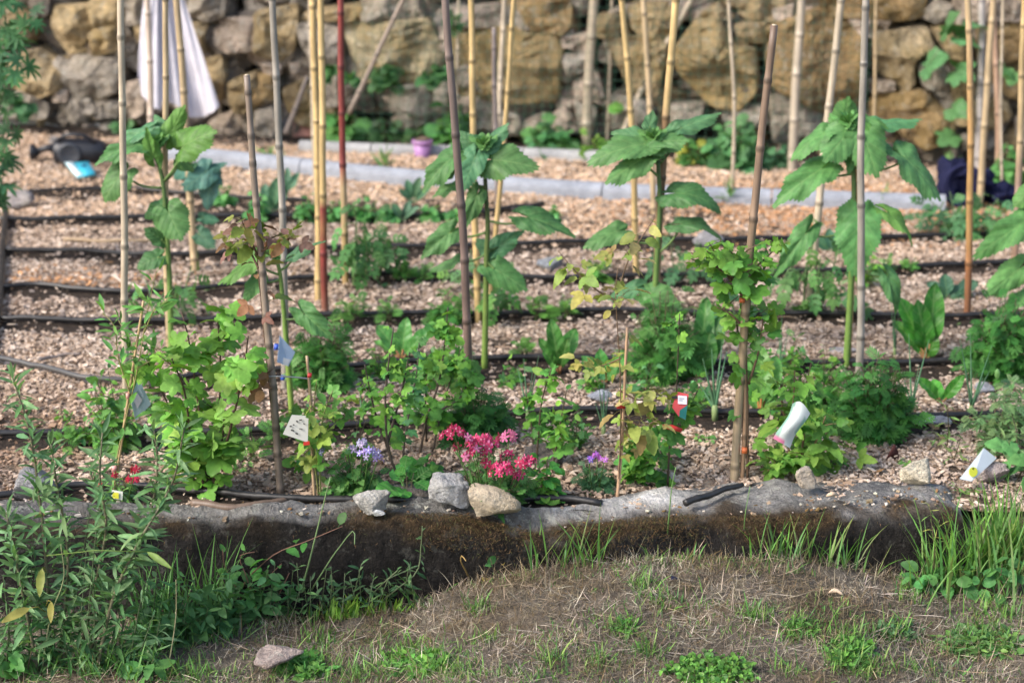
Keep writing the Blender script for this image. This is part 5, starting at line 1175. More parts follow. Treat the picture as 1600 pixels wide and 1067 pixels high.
bushy('carnation', 'red flowering small plant behind the tall left weed', 'flowers', (150, 730, 226, 784), ['narrow', 'lance'], 14, 7, (18, 28), [(.07, .16, .07), WILLOW], seed=54,
      extra=heads([(208, 750, 17, 9, 0), (211, 734, 12, 5, 1), (153, 757, 12, 5, 1), (180, 742, 8, 3, 0)], [(.42, .022, .07), (.36, .02, .05)], (.6, .08, .12), 5.5))
shrub('poppy', 'closed green poppy bud on a hairy stalk at the right', 'flowers', [[(1554, 668), (1555, 640), (1556, 612), (1557, 598)]], ['pinn'], (22, 30), [WEED, CURD], nl=6, seed=55, srpx=1.6, depth=.01, extra=lambda root, B, m_, rng: (lambda mb: (blob(mb, at(1558, 586, B[1]), (5 * m_, 5 * m_, 10 * m_), (.10, .22, .06), 5, rough=.1, sq=.95), mb.build('bud', M['stem'], root)))(MB()))

# ------------------------------------------------------------------ vegetables
WISP = 'wispy young plants between the rows'
for k, (x, y, h, lab) in enumerate([(540, 602, 66, 'wispy green sprout right of the marigold by the red pair'), (590, 588, 56, 'wispy green sprout left of the broad leaved chard'), (716, 592, 84, 'wispy sprout with a pale crown at the dark purplish cane'), (800, 604, 50, 'wispy sprout right of the dark stemmed sunflower foot'), (920, 612, 52, 'wispy sprout left of the thin onion by the yellowing raspberry'), (1006, 622, 70, 'wispy sprout at the foot of the flat headed sunflower'), (1200, 606, 84, 'wispy sprout above the light green chard'), (1290, 604, 72, 'wispy sprout left of the largest headed sunflower foot'), (1232, 582, 70, 'wispy sprout below the tomato on the pale tan cane'), (230, 646, 70, 'wispy sprout behind the low light green clump at the left'), (130, 694, 54, 'wispy sprout on the hose left of the leaf tag'), (480, 690, 70, 'wispy sprout behind the white tag'), (560, 720, 80, 'wispy sprout above the violet flowers'), (690, 610, 90, 'wispy sprout in front of the dark purplish cane'), (905, 700, 70, 'wispy sprout above the tiny purple flowered plant'), (1090, 640, 60, 'wispy sprout left of the strong green onion'), (1350, 450, 70, 'wispy sprout far behind the grey jointed cane'), (930, 440, 44, 'wispy sprout at the hose left of the yellow leaning cane')]):
    bushy('young_plant', lab, 'plant', (x - h * .38, y - h, x + h * .38, y), ['pinn', 'rasp', 'ovate'], 7, 6, (13, 22), [CUR, CURD, PALEG], group=WISP, seed=500 + k, srpx=.9, el=(-.2, .9))

def chard(base, leaves, label, seed, col=CHARD, name='chard_plant', tpl='broad', stalk=(.3, .1, .06), cat='chard', group='chard plants in the rows', rpx=2.2, wf=.85):
    rng = np.random.default_rng(seed); B = g(*base); m_ = mpp(B); root = empty(name, B, label, cat, group)
    for x, y, w_ in leaves:
        w_ = w_ * .82; tp = at(x, y, B[1] + rng.uniform(-.06, .06)); d = tp - B; L = np.linalg.norm(d) * 1.05; c = jit(rng, col, .2, .08)
        up = np.array([-.5 * np.sign(d[0]) * min(1, abs(d[0]) / (abs(d[2]) + .01)), -.8 + rng.uniform(-.3, .3), .45])
        mb = MB(); W0 = np.abs(TPL[tpl][0][:, 1]).max() * 2
        put(mb, tpl, B, unit(d + np.array([0, 0, .15 * L])), up, L, w_ * m_ / (L * W0), .5, c)
        tube(mb, [B, B + d * .25 + np.array([0, -.001, .01 * L])], [rpx * m_, rpx * m_ * .7], 6, stalk)
        mb.build('leaf', M['chardleaf'], root)
    return root
chard((874, 584), [(864, 506, 34), (898, 512, 36), (846, 530, 26), (884, 540, 24), (852, 552, 20)], 'young chard plant with reddish stalks right of the dark stemmed sunflower', 61)
chard((628, 562), [(592, 508, 36), (634, 500, 30), (674, 516, 32), (610, 530, 26), (655, 530, 24), (585, 530, 20)], 'broad leaved chard behind the slender currant', 62, (.06, .19, .045))
chard((1448, 566), [(1412, 470, 42), (1466, 452, 44), (1440, 480, 40), (1425, 520, 30), (1462, 530, 28), (1400, 500, 30)], 'tall glossy chard with red foot right of the grey jointed cane', 63, (.045, .17, .025))
chard((1188, 650), [(1172, 560, 44), (1214, 556, 46), (1192, 545, 42), (1168, 600, 30), (1212, 600, 34)], 'light green chard with orange red stalks right of the dark brown cane', 64, (.09, .24, .05), stalk=(.42, .09, .03))
chard((1470, 632), [(1444, 598, 26), (1506, 592, 24), (1460, 590, 24), (1480, 606, 18)], 'small bright chard between the two right-hand onions', 65, (.06, .22, .03))
chard((1092, 595), [(1050, 560, 46), (1078, 535, 40), (1110, 530, 46), (1128, 500, 44), (1106, 470, 40)], 'dark broad chard behind the currant with the tag', 66, (.04, .13, .03))
chard((945, 600), [(912, 560, 30), (938, 552, 28), (975, 556, 30), (960, 575, 22)], 'leafy chard left of the yellowing raspberry', 67, (.06, .2, .045))
chard((425, 338), [(412, 290, 24), (432, 282, 26), (446, 300, 22), (410, 312, 20), (455, 285, 16)], 'blue-green cabbage seedling left of the grey weathered cane', 68, BLUG, 'cabbage_seedling', 'cabb', (.15, .25, .15), 'cabbage', 'cabbage seedlings in the back row', 1.6)
chard((452, 300), [(440, 272, 16), (462, 280, 15), (466, 268, 14), (448, 262, 13)], 'blue-green cabbage seedling behind the grey weathered cane', 69, BLUG, 'cabbage_seedling', 'cabb', (.15, .25, .15), 'cabbage', 'cabbage seedlings in the back row', 1.4)
chard((646, 318), [(636, 284, 18), (654, 282, 18), (626, 300, 14), (668, 298, 15)], 'blue-green cabbage seedling left of the dark stemmed sunflower leaves', 70, BLUG, 'cabbage_seedling', 'cabb', (.15, .25, .15), 'cabbage', 'cabbage seedlings in the back row', 1.4)
chard((630, 346), [(614, 322, 16), (640, 314, 14), (652, 324, 13)], 'blue-green cabbage seedling on the farthest hose', 71, BLUG, 'cabbage_seedling', 'cabb', (.15, .25, .15), 'cabbage', 'cabbage seedlings in the back row', 1.2)
chard((1480, 470), [(1450, 440, 26), (1478, 430, 28), (1504, 446, 26), (1530, 440, 30), (1465, 455, 20), (1520, 462, 24)], 'blue-green squash leaves at the foot of the orange tan cane', 72, BLUG, 'squash_plant', 'cabb', (.12, .2, .1), 'squash', None, 1.6)
chard((1300, 398), [(1275, 372, 26), (1312, 366, 28), (1296, 360, 22), (1322, 385, 22)], 'blue-green squash leaves beside the pale tan leaning cane', 73, (.05, .13, .075), 'squash_plant', 'cabb', (.12, .2, .1), 'squash', None, 1.6)

def onion(base, tips, label, seed, rpx=2.2, col=ONION):
    rng = np.random.default_rng(seed); B = g(*base); m_ = mpp(B); root = empty('onion_plant', B, label, 'onion', 'onion plants')
    mb = MB(); k_ = at(base[0], base[1] - 22, B[1]); tube(mb, [B - np.array([0, 0, .01]), (B + k_) / 2, k_], [rpx * 1.5 * m_, rpx * 1.6 * m_, rpx * 1.4 * m_], 8, (.22, .30, .12)); mb.build('shank', M['stem'], root)
    for x, y in tips:
        tp = at(x, y, B[1] + rng.uniform(-.06, .06)); s0 = B * .4 + k_ * .6; d = tp - s0
        C = smooth_line([s0, s0 + d * .5 + np.array([0, 0, .02 * np.linalg.norm(d)]), tp], 10)
        mb = MB(); tube(mb, C, rpx * m_ * np.linspace(1, .12, 10), 6, jit(rng, col, .15, .05)); mb.build('leaf', M['stem'], root)
onion((1117, 654), [(1098, 560), (1112, 545), (1128, 540), (1092, 598), (1136, 548)], 'strong green onion left of the dark brown cane', 81, 3.2)
onion((825, 662), [(808, 572), (818, 560), (842, 555), (832, 580)], 'thin onion between the dark marigold and the loose currant', 82)
onion((943, 684), [(936, 600), (944, 590), (952, 610), (930, 630)], 'thin onion left of the yellowing raspberry stick', 83)
onion((1424, 650), [(1420, 520), (1452, 530), (1436, 570), (1412, 590)], 'thin blue-green onion right of the bright marigold', 84)
onion((1518, 650), [(1500, 530), (1516, 520), (1550, 540), (1536, 590), (1546, 580)], 'thin blue-green onion below the large dark marigold', 85)
onion((566, 668), [(572, 600), (560, 590), (580, 620)], 'onion sprout behind the pale green raspberry', 86, 1.8)
onion((1220, 584), [(1216, 500), (1222, 480), (1232, 520)], 'onion sprout left of the short orange tan cane', 87, 1.6)
onion((1398, 560), [(1392, 470), (1398, 455), (1404, 490)], 'onion sprout between the grey jointed cane and the glossy chard', 88, 1.6)
onion((652, 674), [(648, 628), (654, 618), (660, 636)], 'onion sprout behind the thin single stemmed currant', 89, 1.6)

TG = 'staked tomato plants'
shrub('tomato_plant', 'bushy tomato plant with drooping leaves right of the red pair of canes', 'tomato', [[(552, 448), (555, 390), (556, 340), (552, 322)], [(590, 440), (592, 390), (588, 340)], [(556, 390), (590, 370), (612, 400)], [(570, 446), (575, 400), (570, 370)]], 'tom', (36, 54), [(.06, .15, .055), (.075, .18, .06)], nl=12, seed=91, srpx=2, group=TG, el=(-.3, .3), bend=(.5, 1.4), t0=.2, stemcol=(.09, .16, .05))
shrub('tomato_plant', 'tomato plant behind the lower stem of the dark stemmed sunflower', 'tomato', [[(745, 500), (742, 440), (735, 390)], [(775, 498), (780, 440), (792, 410)], [(744, 470), (725, 440), (712, 420)], [(778, 470), (790, 460), (802, 478)]], 'tom', (34, 50), [(.08, .19, .05), (.07, .16, .06)], nl=10, seed=92, srpx=1.8, group=TG, el=(-.3, .3), bend=(.5, 1.4), t0=.15, stemcol=(.09, .16, .05))
shrub('tomato_plant', 'tomato plant climbing the pale tan leaning cane', 'tomato', [[(1256, 490), (1258, 430), (1272, 360), (1270, 345)], [(1300, 490), (1300, 430), (1310, 390)], [(1258, 440), (1235, 420), (1222, 440)], [(1285, 492), (1278, 440), (1282, 400)]], 'tom', (36, 54), [(.075, .18, .06), (.09, .2, .06)], nl=11, seed=93, srpx=2, group=TG, el=(-.3, .3), bend=(.5, 1.4), t0=.15, stemcol=(.1, .18, .06))
shrub('tomato_plant', 'small tomato plant behind the flat headed sunflower stem', 'tomato', [[(1052, 440), (1050, 390), (1044, 350)], [(1080, 442), (1084, 400), (1090, 375)]], 'tom', (30, 44), [(.065, .15, .065)], nl=9, seed=94, srpx=1.6, group=TG, el=(-.3, .3), bend=(.5, 1.2), stemcol=(.1, .16, .07))
shrub('tomato_plant', 'tomato plant left of the leftmost sunflower foot', 'tomato', [[(285, 500), (290, 450), (300, 415)], [(240, 500), (232, 450), (222, 425)], [(270, 500), (275, 460), (285, 440)]], 'tom', (30, 46), [(.075, .18, .06)], nl=9, seed=95, srpx=1.6, group=TG, el=(-.3, .3), bend=(.5, 1.2), stemcol=(.1, .16, .07))
shrub('tomato_plant', 'spreading tomato plant in front of the navy heap', 'tomato', [[(1480, 370), (1470, 330), (1450, 310)], [(1500, 370), (1520, 330), (1540, 300)], [(1490, 370), (1490, 330), (1484, 300)], [(1520, 372), (1550, 345), (1572, 335)], [(1500, 368), (1530, 350), (1560, 310)]], 'tom', (34, 52), [(.06, .15, .065), (.075, .18, .06)], nl=10, seed=96, srpx=1.8, group=TG, el=(-.3, .4), bend=(.4, 1.2), stemcol=(.1, .16, .07))
shrub('tomato_plant', 'small tomato plant left of the dark brown cane, mid garden', 'tomato', [[(1150, 500), (1140, 470), (1128, 460)], [(1160, 500), (1185, 470), (1205, 470)]], 'cabb', (34, 48), [(.05, .13, .06)], nl=6, seed=97, srpx=1.8, group=TG, el=(-.3, .5), bend=(.4, 1.2), stemcol=(.1, .16, .07))

PG = 'pea seedlings in the back row'
for k, (x, y, h, lab) in enumerate([(482, 344, 46, 'round leaved seedling left of the yellow pair of canes'), (526, 346, 42, 'round leaved seedling between the yellow pair and the red cane'), (570, 344, 46, 'round leaved seedling right of the red painted cane'), (606, 346, 32, 'round leaved seedling third right of the red painted cane'), (678, 346, 28, 'round leaved seedling under the dark stemmed sunflower leaves'), (404, 344, 52, 'round leaved seedling left of the blue-green cabbage'), (860, 346, 22, 'round leaved seedling right of the dark twig at the edging'), (350, 320, 36, 'round leaved seedling behind the grey-green sunflower'), (712, 346, 20, 'small round leaved seedling at the dark purplish cane')]):
    bushy('basil_seedling', lab, 'seedling', (x - h * .42, y - h, x + h * .42, y), 'round', 7, 8, (12, 18), [(.10, .27, .08), (.08, .23, .07)], group=PG, seed=110 + k, srpx=1.2)
FGp = 'feathery carrot seedlings'
for k, (x, y, h, lab) in enumerate([(608, 502, 40, 'feathery seedling between the red pair and the dark purplish cane'), (548, 504, 52, 'feathery seedling right of the red pair of canes'), (840, 499, 40, 'feathery seedling left of the chard in mid garden'), (884, 498, 38, 'feathery seedling above the chard in mid garden'), (662, 442, 30, 'feathery seedling before the hose left of the dark purplish cane'), (632, 442, 32, 'feathery seedling right of the tomato by the red pair'), (1100, 497, 30, 'feathery seedling right of the tall marigold'), (700, 500, 24, 'tiny feathery seedling left of the yellow cane'), (1420, 425, 26, 'feathery seedling under the drooping largest headed sunflower leaf'), (1385, 430, 26, 'feathery seedling right of the grey jointed cane, far row'), (430, 690, 40, 'feathery seedling on the hose right of the brown stake foot'), (395, 720, 46, 'pale feathery weed left of the brown stake foot'), (100, 700, 40, 'pale seedling on the hose at the far left'), (820, 560, 34, 'feathery seedling right of the dark stemmed sunflower foot')]):
    bushy('carrot_seedling', lab, 'seedling', (x - h * .36, y - h, x + h * .36, y), ['fern', 'pinn'], 6, 5, (h * .42, h * .6), [(.08, .21, .045), (.10, .24, .05)], group=FGp, seed=130 + k, srpx=.8, el=(.3, 1.2))

# ------------------------------------------------------------------ plants at the foot of the wall
WG = 'self-sown plants along the wall foot'
def atY(px, py): return g(px, py)[1]
bushy('bean_plant', 'large leaved plant at the wall left of the red painted cane', 'plant', (508, 158, 566, 216), ['broad', 'round'], 6, 4, (32, 46), [(.09, .22, .06)], seed=151, group=WG, wf=1.5, el=(-.4, .6))
bushy('bean_plant', 'twining bean with round leaves behind the lilac pot, at the dark purplish cane', 'plant', (674, 140, 736, 226), ['round', 'heart0'], 9, 7, (20, 30), [(.10, .26, .07), (.08, .2, .06)], seed=152, group=WG)
bushy('bean_plant', 'dark leafy clump at the wall between the dark stemmed and flat headed sunflowers', 'plant', (812, 190, 906, 240), ['heart1', 'round'], 10, 6, (24, 36), [(.06, .16, .06), (.07, .19, .06), (.10, .24, .08)], seed=153, group=WG)
bushy('bean_plant', 'wide leafy clump at the wall right of the flat headed sunflower head', 'plant', (1100, 180, 1196, 262), ['heart1', 'round'], 16, 8, (24, 36), [(.07, .18, .07), (.09, .22, .08)], seed=154, group=WG)
bushy('nettle_plant', 'dark plant with yellowish leaves behind the flat headed sunflower head', 'plant', (1050, 205, 1120, 258), ['ovate', 'round'], 10, 7, (18, 28), [(.05, .13, .04), (.06, .15, .04), (.24, .27, .05)], seed=155, group=WG)
bushy('bean_plant', 'dark leafy clump at the wall between dark cane and thick grey tan post', 'plant', (1186, 200, 1232, 262), ['round', 'ovate'], 7, 6, (22, 30), [(.045, .12, .06)], seed=156, group=WG)
bushy('nettle_plant', 'bushy green plant at the wall by the right edge', 'plant', (1540, 214, 1612, 292), ['round', 'ovate'], 12, 7, (18, 28), [(.08, .21, .06)], seed=157, group=WG)
bushy('fern_plant', 'small dark fern on soil at the wall left of the lilac pot', 'plant', (578, 180, 622, 218), ['pinn'], 8, 5, (20, 28), [(.04, .10, .035)], seed=158, group=WG)
bushy('fern_plant', 'small dark fern on soil just above the lilac pot', 'plant', (636, 185, 676, 222), ['pinn'], 6, 5, (18, 26), [(.045, .11, .035)], seed=159, group=WG)
bushy('bean_plant', 'yellowish green leaf clump left of the flat headed sunflower head', 'plant', (908, 206, 950, 244), ['round'], 5, 5, (22, 30), [(.14, .28, .05)], seed=160, group=WG)
bushy('nettle_plant', 'small weed at the wall beside the leftmost sunflower head', 'plant', (176, 180, 214, 204), ['round', 'ovate'], 6, 5, (14, 20), [(.08, .18, .07)], seed=161, group=WG)
def wallplant(label, spots, size, col, seed, kind=('round', 'pinn'), vine=False):
    rng = np.random.default_rng(seed); B = atw(*spots[0], -.12); m_ = mpp(B); root = empty('wall_fern', B, label, 'plant', 'plants rooted in the boulder wall'); ml = MB(); ms = MB(); last = None
    for x, y in spots:
        p = atw(x, y, -.12 - rng.uniform(0, .05))
        if vine and last is not None: tube(ms, smooth_line([last, (last + p) / 2 + np.array([0, -.02, -.02]), p], 6), .0018, 4, (.12, .1, .05))
        for q in range(1 if vine else 7):
            d = unit(np.array([rng.normal() * .8, -.7, rng.normal() * .5 + .1])); L = rng.uniform(*size) * m_
            put(ml, kind[rng.integers(0, len(kind))], p, d, np.array([0, -.5, 1]) + rng.normal(0, .3, 3), L, 1.1, .6, jit(rng, col, .2, .08))
            tube(ms, [p + np.array([0, .05, -.01]), p], .0012, 3, (.08, .12, .04), cap=False)
        last = p
    ml.build('foliage', M['leaf'], root); ms.build('stem', M['stem'], root)
wallplant('small fern tuft growing under the lichen covered boulder', [(600, 115), (612, 105), (592, 125), (606, 128)], (20, 30), (.05, .13, .045), 171)
wallplant('fern tuft at the lower right corner of the lichen covered boulder', [(682, 118), (690, 108), (670, 124)], (18, 28), (.05, .14, .045), 172)
wallplant('small fern tuft at the wall just right of the yellow pair', [(515, 108), (548, 122), (510, 118)], (14, 22), (.05, .14, .045), 173)
wallplant('green weed tuft at the wall by the left edge, below the netting', [(32, 160), (38, 168), (28, 152)], (18, 26), (.045, .13, .05), 174)
wallplant('vine with big lobed leaves hanging on the wall at top right', [(1490, 50), (1500, 60), (1530, 40), (1478, 45), (1450, 102), (1496, 112)], (34, 48), (.09, .22, .09), 175, ('heart0', 'lobe0'), True)
wallplant('trailing vine with scattered leaves at the wall above the navy heap', [(1490, 170), (1488, 212), (1505, 110), (1570, 105), (1585, 115)], (24, 34), (.08, .20, .07), 176, ('heart1', 'lobe1'), True)
wallplant('short tuft on the wall top left of the square boulder', [(712, 42), (708, 30)], (14, 20), (.05, .14, .05), 177)
wallplant('single pale leaf sprig on the wall left of the propped pale cane', [(968, 170), (975, 168)], (22, 26), (.13, .3, .06), 178, ('round',), True)
# grassy sprigs along the edging
for k, (x, y, h, lab) in enumerate([(602, 272, 42, 'tuft of grass standing against the long edging left of the lilac pot'), (826, 300, 22, 'tuft of grass against the long edging right of the dark stemmed sunflower'), (422, 262, 36, 'tuft of grass against the long edging at the grey weathered cane'), (1252, 322, 26, 'tuft of grass against the long edging left of the largest headed sunflower'), (1380, 326, 34, 'tuft of grass against the long edging right of the grey jointed cane'), (1480, 300, 56, 'tuft of tall grass before the navy heap'), (1140, 320, 44, 'tuft of grass against the long edging left of the dark brown cane')]):
    bushy('grass_tuft', lab, 'grass tuft', (x - h * .3, y - h, x + h * .3, y), 'narrow', 7, 3, (h * .6, h * .9), [(.12, .25, .07)], group='grass tufts along the edging', seed=180 + k, srpx=.5, el=(.9, 1.4), bend=(.1, .5), t0=.02, pet=.05)

# palmate leaved tree lupin at the left edge
rngL = np.random.default_rng(9)
shrub('lupin_tree', 'dark blue-green plant with finger-like leaves cropped by the left edge', 'shrub', [[(-40, 420), (-20, 300), (0, 150), (20, 70), (28, 10), (30, -40)], [(-30, 330), (-5, 250), (10, 220), (16, 190)], [(-10, 200), (12, 130), (36, 95)], [(-6, 150), (20, 60), (45, 40), (60, 25)], [(-30, 350), (-8, 300), (6, 275)], [(-5, 160), (10, 60), (5, 0), (-5, -60)]], 'palm', (24, 34), [(.04, .11, .05), (.055, .14, .055)], nl=11, seed=191, srpx=2.2, depth=.12, el=(-.5, .5), bend=(.5, 1.1), t0=.3, stemcol=(.07, .12, .05), sizefn=lambda t: 1.0)
# ------------------------------------------------------------------ foreground: dry grass, weeds, tall grass
def blades(mb, B, az, Ln, lean, curve, Wd, col, seg=5, tint=None):
    """tapered bent strips; lean = start angle from vertical, curve = extra bend along the blade"""
    n = len(B); s = np.linspace(0, 1, seg + 1)
    th_ = lean[:, None] + curve[:, None] * s[None]
    ds = Ln[:, None] / seg
    h = np.concatenate([np.zeros((n, 1)), np.cumsum(np.sin(th_[:, :-1] * .5 + th_[:, 1:] * .5) * ds, 1)], 1)
    v = np.concatenate([np.zeros((n, 1)), np.cumsum(np.cos(th_[:, :-1] * .5 + th_[:, 1:] * .5) * ds, 1)], 1)
    ca, sa = np.cos(az), np.sin(az)
    C = np.stack([B[:, 0:1] + h * ca[:, None], B[:, 1:2] + h * sa[:, None], B[:, 2:3] + v], -1)
    wv = (np.array([.55, .9, 1.0, .85, .5, .04]) if seg == 5 else np.linspace(1, .05, seg + 1))[None] * Wd[:, None] * .5
    tw = RG.uniform(-.6, .6, n)
    side = np.stack([-sa * np.cos(tw), ca * np.cos(tw), np.sin(tw)], -1)[:, None, :]
    V = np.stack([C - side * wv[..., None], C + side * wv[..., None]], 2).reshape(n, -1, 3)
    k = np.arange(seg); q = np.stack([2 * k, 2 * k + 1, 2 * k + 3, 2 * k + 2], -1)
    Q = (np.arange(n)[:, None, None] * (2 * seg + 2) + q[None]).reshape(-1, 4)
    c = np.repeat(col[:, None, :], 2 * seg + 2, 1)
    if tint is not None:
        f = np.repeat(s, 2)[None, :, None] ** 2; c = c * (1 - f) + c * np.asarray(tint) * f
    mb.add(V.reshape(-1, 3), None, Q, c.reshape(-1, 3))
def lg(px, py):                      # pixel -> point on the bank
    z = -.15
    for _ in range(6):
        p = g(px, py, z); z = float(lawn_z(np.array([p[0]]), np.array([p[1]]))[0])
    return g(px, py, z)
def pal(n, cols, p=None, v=.3):
    c = np.array(cols)[RG.choice(len(cols), n, p=p)]
    return c * RG.uniform(1 - v, 1 + v, (n, 1)) * RG.uniform(.93, 1.07, (n, 3))

# dry mown thatch
n = 150000
x = RG.uniform(-1.5, 1.5, n); y = RG.uniform(3.3, 4.46, n)
dn = fbm(x * 7, y * 7, 88); keep = (RG.uniform(0, 1, n) < np.clip((dn - .26) * 5, .4, 1)) & ~((x < -.62) & (RG.uniform(0, 1, n) < .5)) & ~((x > .95) & (y > 4.25) & (RG.uniform(0, 1, n) < .4))
x, y = x[keep], y[keep]; n = len(x)
B = np.stack([x, y, lawn_z(x, y) - .002 + RG.uniform(0, .012, n)], 1)
edge = np.exp(-((y - 4.33) / .05) ** 2)
lean = np.where(RG.uniform(0, 1, n) < .16 + .3 * edge, RG.uniform(.3, 1.0, n), RG.uniform(1.25, 1.62, n))
mb = MB(); blades(mb, B, RG.uniform(0, 6.28, n), RG.lognormal(math.log(.024), .5, n), lean, RG.normal(0, .45, n), RG.uniform(.0006, .0016, n),
    (lambda c_: c_ * (1 - np.clip((fbm(x * 6, y * 9, 97) - .5) * 6, 0, 1)[:, None] * np.array([.32, .38, .5])) * (.72 + .56 * np.clip((fbm(x * 9, y * 12, 98) - .3) * 2.5, 0, 1))[:, None])(pal(n, [(.235, .195, .142), (.36, .305, .23), (.14, .112, .08), (.48, .425, .34), (.20, .145, .072), (.085, .068, .05)], [.3, .2, .2, .08, .12, .10])))
n2 = 500; x = RG.uniform(-1.3, 1.4, n2); y = RG.uniform(3.5, 4.4, n2)
B = np.stack([x, y, lawn_z(x, y) + .008], 1)
blades(mb, B, RG.normal(0, .7, n2) + np.pi * RG.integers(0, 2, n2), RG.uniform(.03, .09, n2), RG.uniform(1.35, 1.6, n2), RG.normal(0, .5, n2), RG.uniform(.001, .0022, n2), pal(n2, [(.48, .40, .30), (.38, .29, .19)]))
tag(mb.build('dry_grass', M['straw']), 'dry mown grass matting over the bank in the foreground', 'dry grass', kind='stuff')

# short green grass coming through
GG = [(.09, .20, .045), (.12, .25, .05), (.07, .16, .05), (.17, .26, .07)]
spots = []
for px, py, wpx, hpx, dens in [(500, 1000, 40, 18, 70), (480, 1045, 60, 22, 160), (640, 1020, 70, 24, 170), (690, 1050, 60, 20, 150), (745, 955, 20, 10, 50), (1000, 915, 22, 10, 60), (975, 985, 24, 14, 90), (1010, 1020, 26, 10, 70), (860, 1030, 20, 16, 60), (930, 1035, 18, 12, 50), (1040, 940, 60, 24, 90), (1180, 965, 24, 12, 80), (1250, 985, 30, 22, 130), (1320, 1010, 50, 30, 190), (1340, 1045, 40, 20, 150), (1400, 990, 34, 16, 110), (1430, 930, 30, 20, 90), (1520, 1000, 60, 30, 160), (1560, 960, 60, 26, 190), (540, 950, 50, 14, 160), (470, 965, 40, 12, 120), (620, 945, 60, 10, 150), (560, 1055, 50, 14, 90), (800, 1055, 120, 12, 110), (900, 900, 60, 6, 60), (1100, 890, 50, 6, 140), (1180, 885, 60, 8, 120), (1260, 893, 40, 6, 70), (330, 985, 60, 22, 260), (250, 1000, 60, 26, 240), (300, 1055, 60, 24, 160), (400, 955, 60, 16, 240), (1450, 1050, 60, 12, 50), (760, 1000, 16, 8, 30), (1230, 1050, 30, 10, 40)]:
    for _ in range(int(dens * 1.5)):
        spots.append(lg(px + RG.normal() * wpx * .5, py + RG.normal() * hpx * .5))
B = np.array(spots); B = B[B[:, 1] < 4.5]; n = len(B)
mb = MB(); blades(mb, B - np.array([0, 0, .004]), RG.uniform(0, 6.28, n), RG.lognormal(math.log(.030), .4, n), RG.uniform(0, .8, n), RG.uniform(0, 1.0, n), RG.uniform(.0018, .0042, n), pal(n, GG))
n2 = 20000; x = RG.uniform(-1.3, 1.4, n2); y = RG.uniform(3.4, 4.42, n2); kk = fbm(x * 5, y * 5, 93) > .5; x, y = x[kk], y[kk]; n2 = len(x)
blades(mb, np.stack([x, y, lawn_z(x, y)], 1), RG.uniform(0, 6.28, n2), RG.uniform(.006, .024, n2), RG.uniform(0, 1.2, n2), RG.uniform(0, .8, n2), RG.uniform(.0015, .003, n2), pal(n2, GG))
tag(mb.build('green_grass', M['grass']), 'short green grass shoots scattered through the dry grass', 'grass', kind='stuff')

def clump(label, spots, hpx, col, name='grass_clump', wmm=(3, 6), lean=(0, .45), curve=(.1, .9), group='tall grass clumps by the kerb', cat='grass clump', seed=0, tint=(1.2, 1.1, .8), onlawn=True):
    pts = []
    for px, py, sx, sy, k in spots:
        for _ in range(k): pts.append(lg(px + RG.normal() * sx, py + RG.normal() * sy))
    B = np.array(pts); B[:, 1] = np.minimum(B[:, 1], 4.37 + RG.uniform(-.03, .02, len(B))); B[:, 2] = lawn_z(B[:, 0], B[:, 1]); n = len(B); m_ = mpp(B[0]); org = B.mean(0)
    mb = MB(); blades(mb, B - np.array([0, 0, .01]), RG.uniform(0, 6.28, n), RG.uniform(hpx[0], hpx[1], n) * m_, RG.uniform(*lean, n), RG.uniform(*curve, n), RG.uniform(*wmm, n) * .001, pal(n, col, None, .25), tint=tint)
    return tag(mb.build(name, M['grass'], origin=org), label, cat, group)
GT = [(.08, .19, .045), (.105, .235, .05), (.065, .155, .05), (.14, .19, .07)]
clump('dense tall green grass at the right edge before the kerb end', [(1560, 905, 40, 18, 150), (1500, 915, 24, 14, 50), (1590, 870, 40, 20, 120), (1540, 860, 30, 10, 60)], (70, 170), GT, wmm=(4, 8))
clump('sparser grass at the right end of the kerb, leaning left', [(1455, 915, 9, 8, 22)], (50, 130), GT)
clump('upright grass against the kerb face below the squarish stone', [(1215, 880, 30, 4, 44), (1180, 880, 14, 3, 18), (1290, 885, 22, 4, 18)], (40, 100), GT)
clump('tall grass against the kerb below the tan slanted stone', [(915, 890, 16, 4, 20), (875, 888, 14, 4, 10), (835, 892, 8, 4, 8)], (50, 110), GT)
clump('short pale green tufts on the crest of the bank against the kerb', [(1010, 888, 8, 3, 16), (1046, 884, 20, 3, 34)], (16, 44), GT)
clump('tall grass in shade against the dark kerb behind the weeds, left', [(262, 985, 14, 6, 40), (318, 975, 16, 6, 36), (350, 965, 14, 4, 14), (235, 1010, 12, 6, 20)], (70, 190), [(.07, .18, .055), (.10, .23, .07)], wmm=(3, 6))
clump('arching grass against the mossy stretch of the kerb by the grey-green weed', [(668, 925, 8, 4, 9)], (50, 90), [(.07, .17, .04)], lean=(.2, .8), wmm=(4, 7))
clump('loose grass at the foot of the tall left weed', [(200, 1050, 40, 10, 60), (150, 1055, 40, 10, 50)], (40, 100), [(.08, .2, .05), (.10, .23, .06)], lean=(.1, .9))
clump('fresh yellow green weed shoots on the bank edge below the mossy stretch of the kerb', [(540, 945, 14, 5, 30), (570, 942, 16, 5, 40), (605, 944, 14, 5, 34)], (24, 50), [(.15, .30, .05), (.19, .33, .06)], wmm=(6, 10), name='weed_clump', cat='weed')
def stalk(pts, base, label, r=1.6, col=(.16, .24, .10), seedhead=True, name='grass_stalk'):
    b = lg(*base); Y = min(b[1], 4.38); P = np.array([b] + [at(x_, y_, Y - .03 * k) for k, (x_, y_) in enumerate(pts)]); m_ = mpp(b)
    mb = MB(); C = smooth_line(P, 24); tube(mb, C, r * m_ * np.linspace(1, .35, 24), 5, np.asarray(col) * np.linspace(.9, 1.15, 24)[:, None])
    tag(mb.build(name, M['stem'], origin=b), label, 'grass stalk', 'single grass stalks')
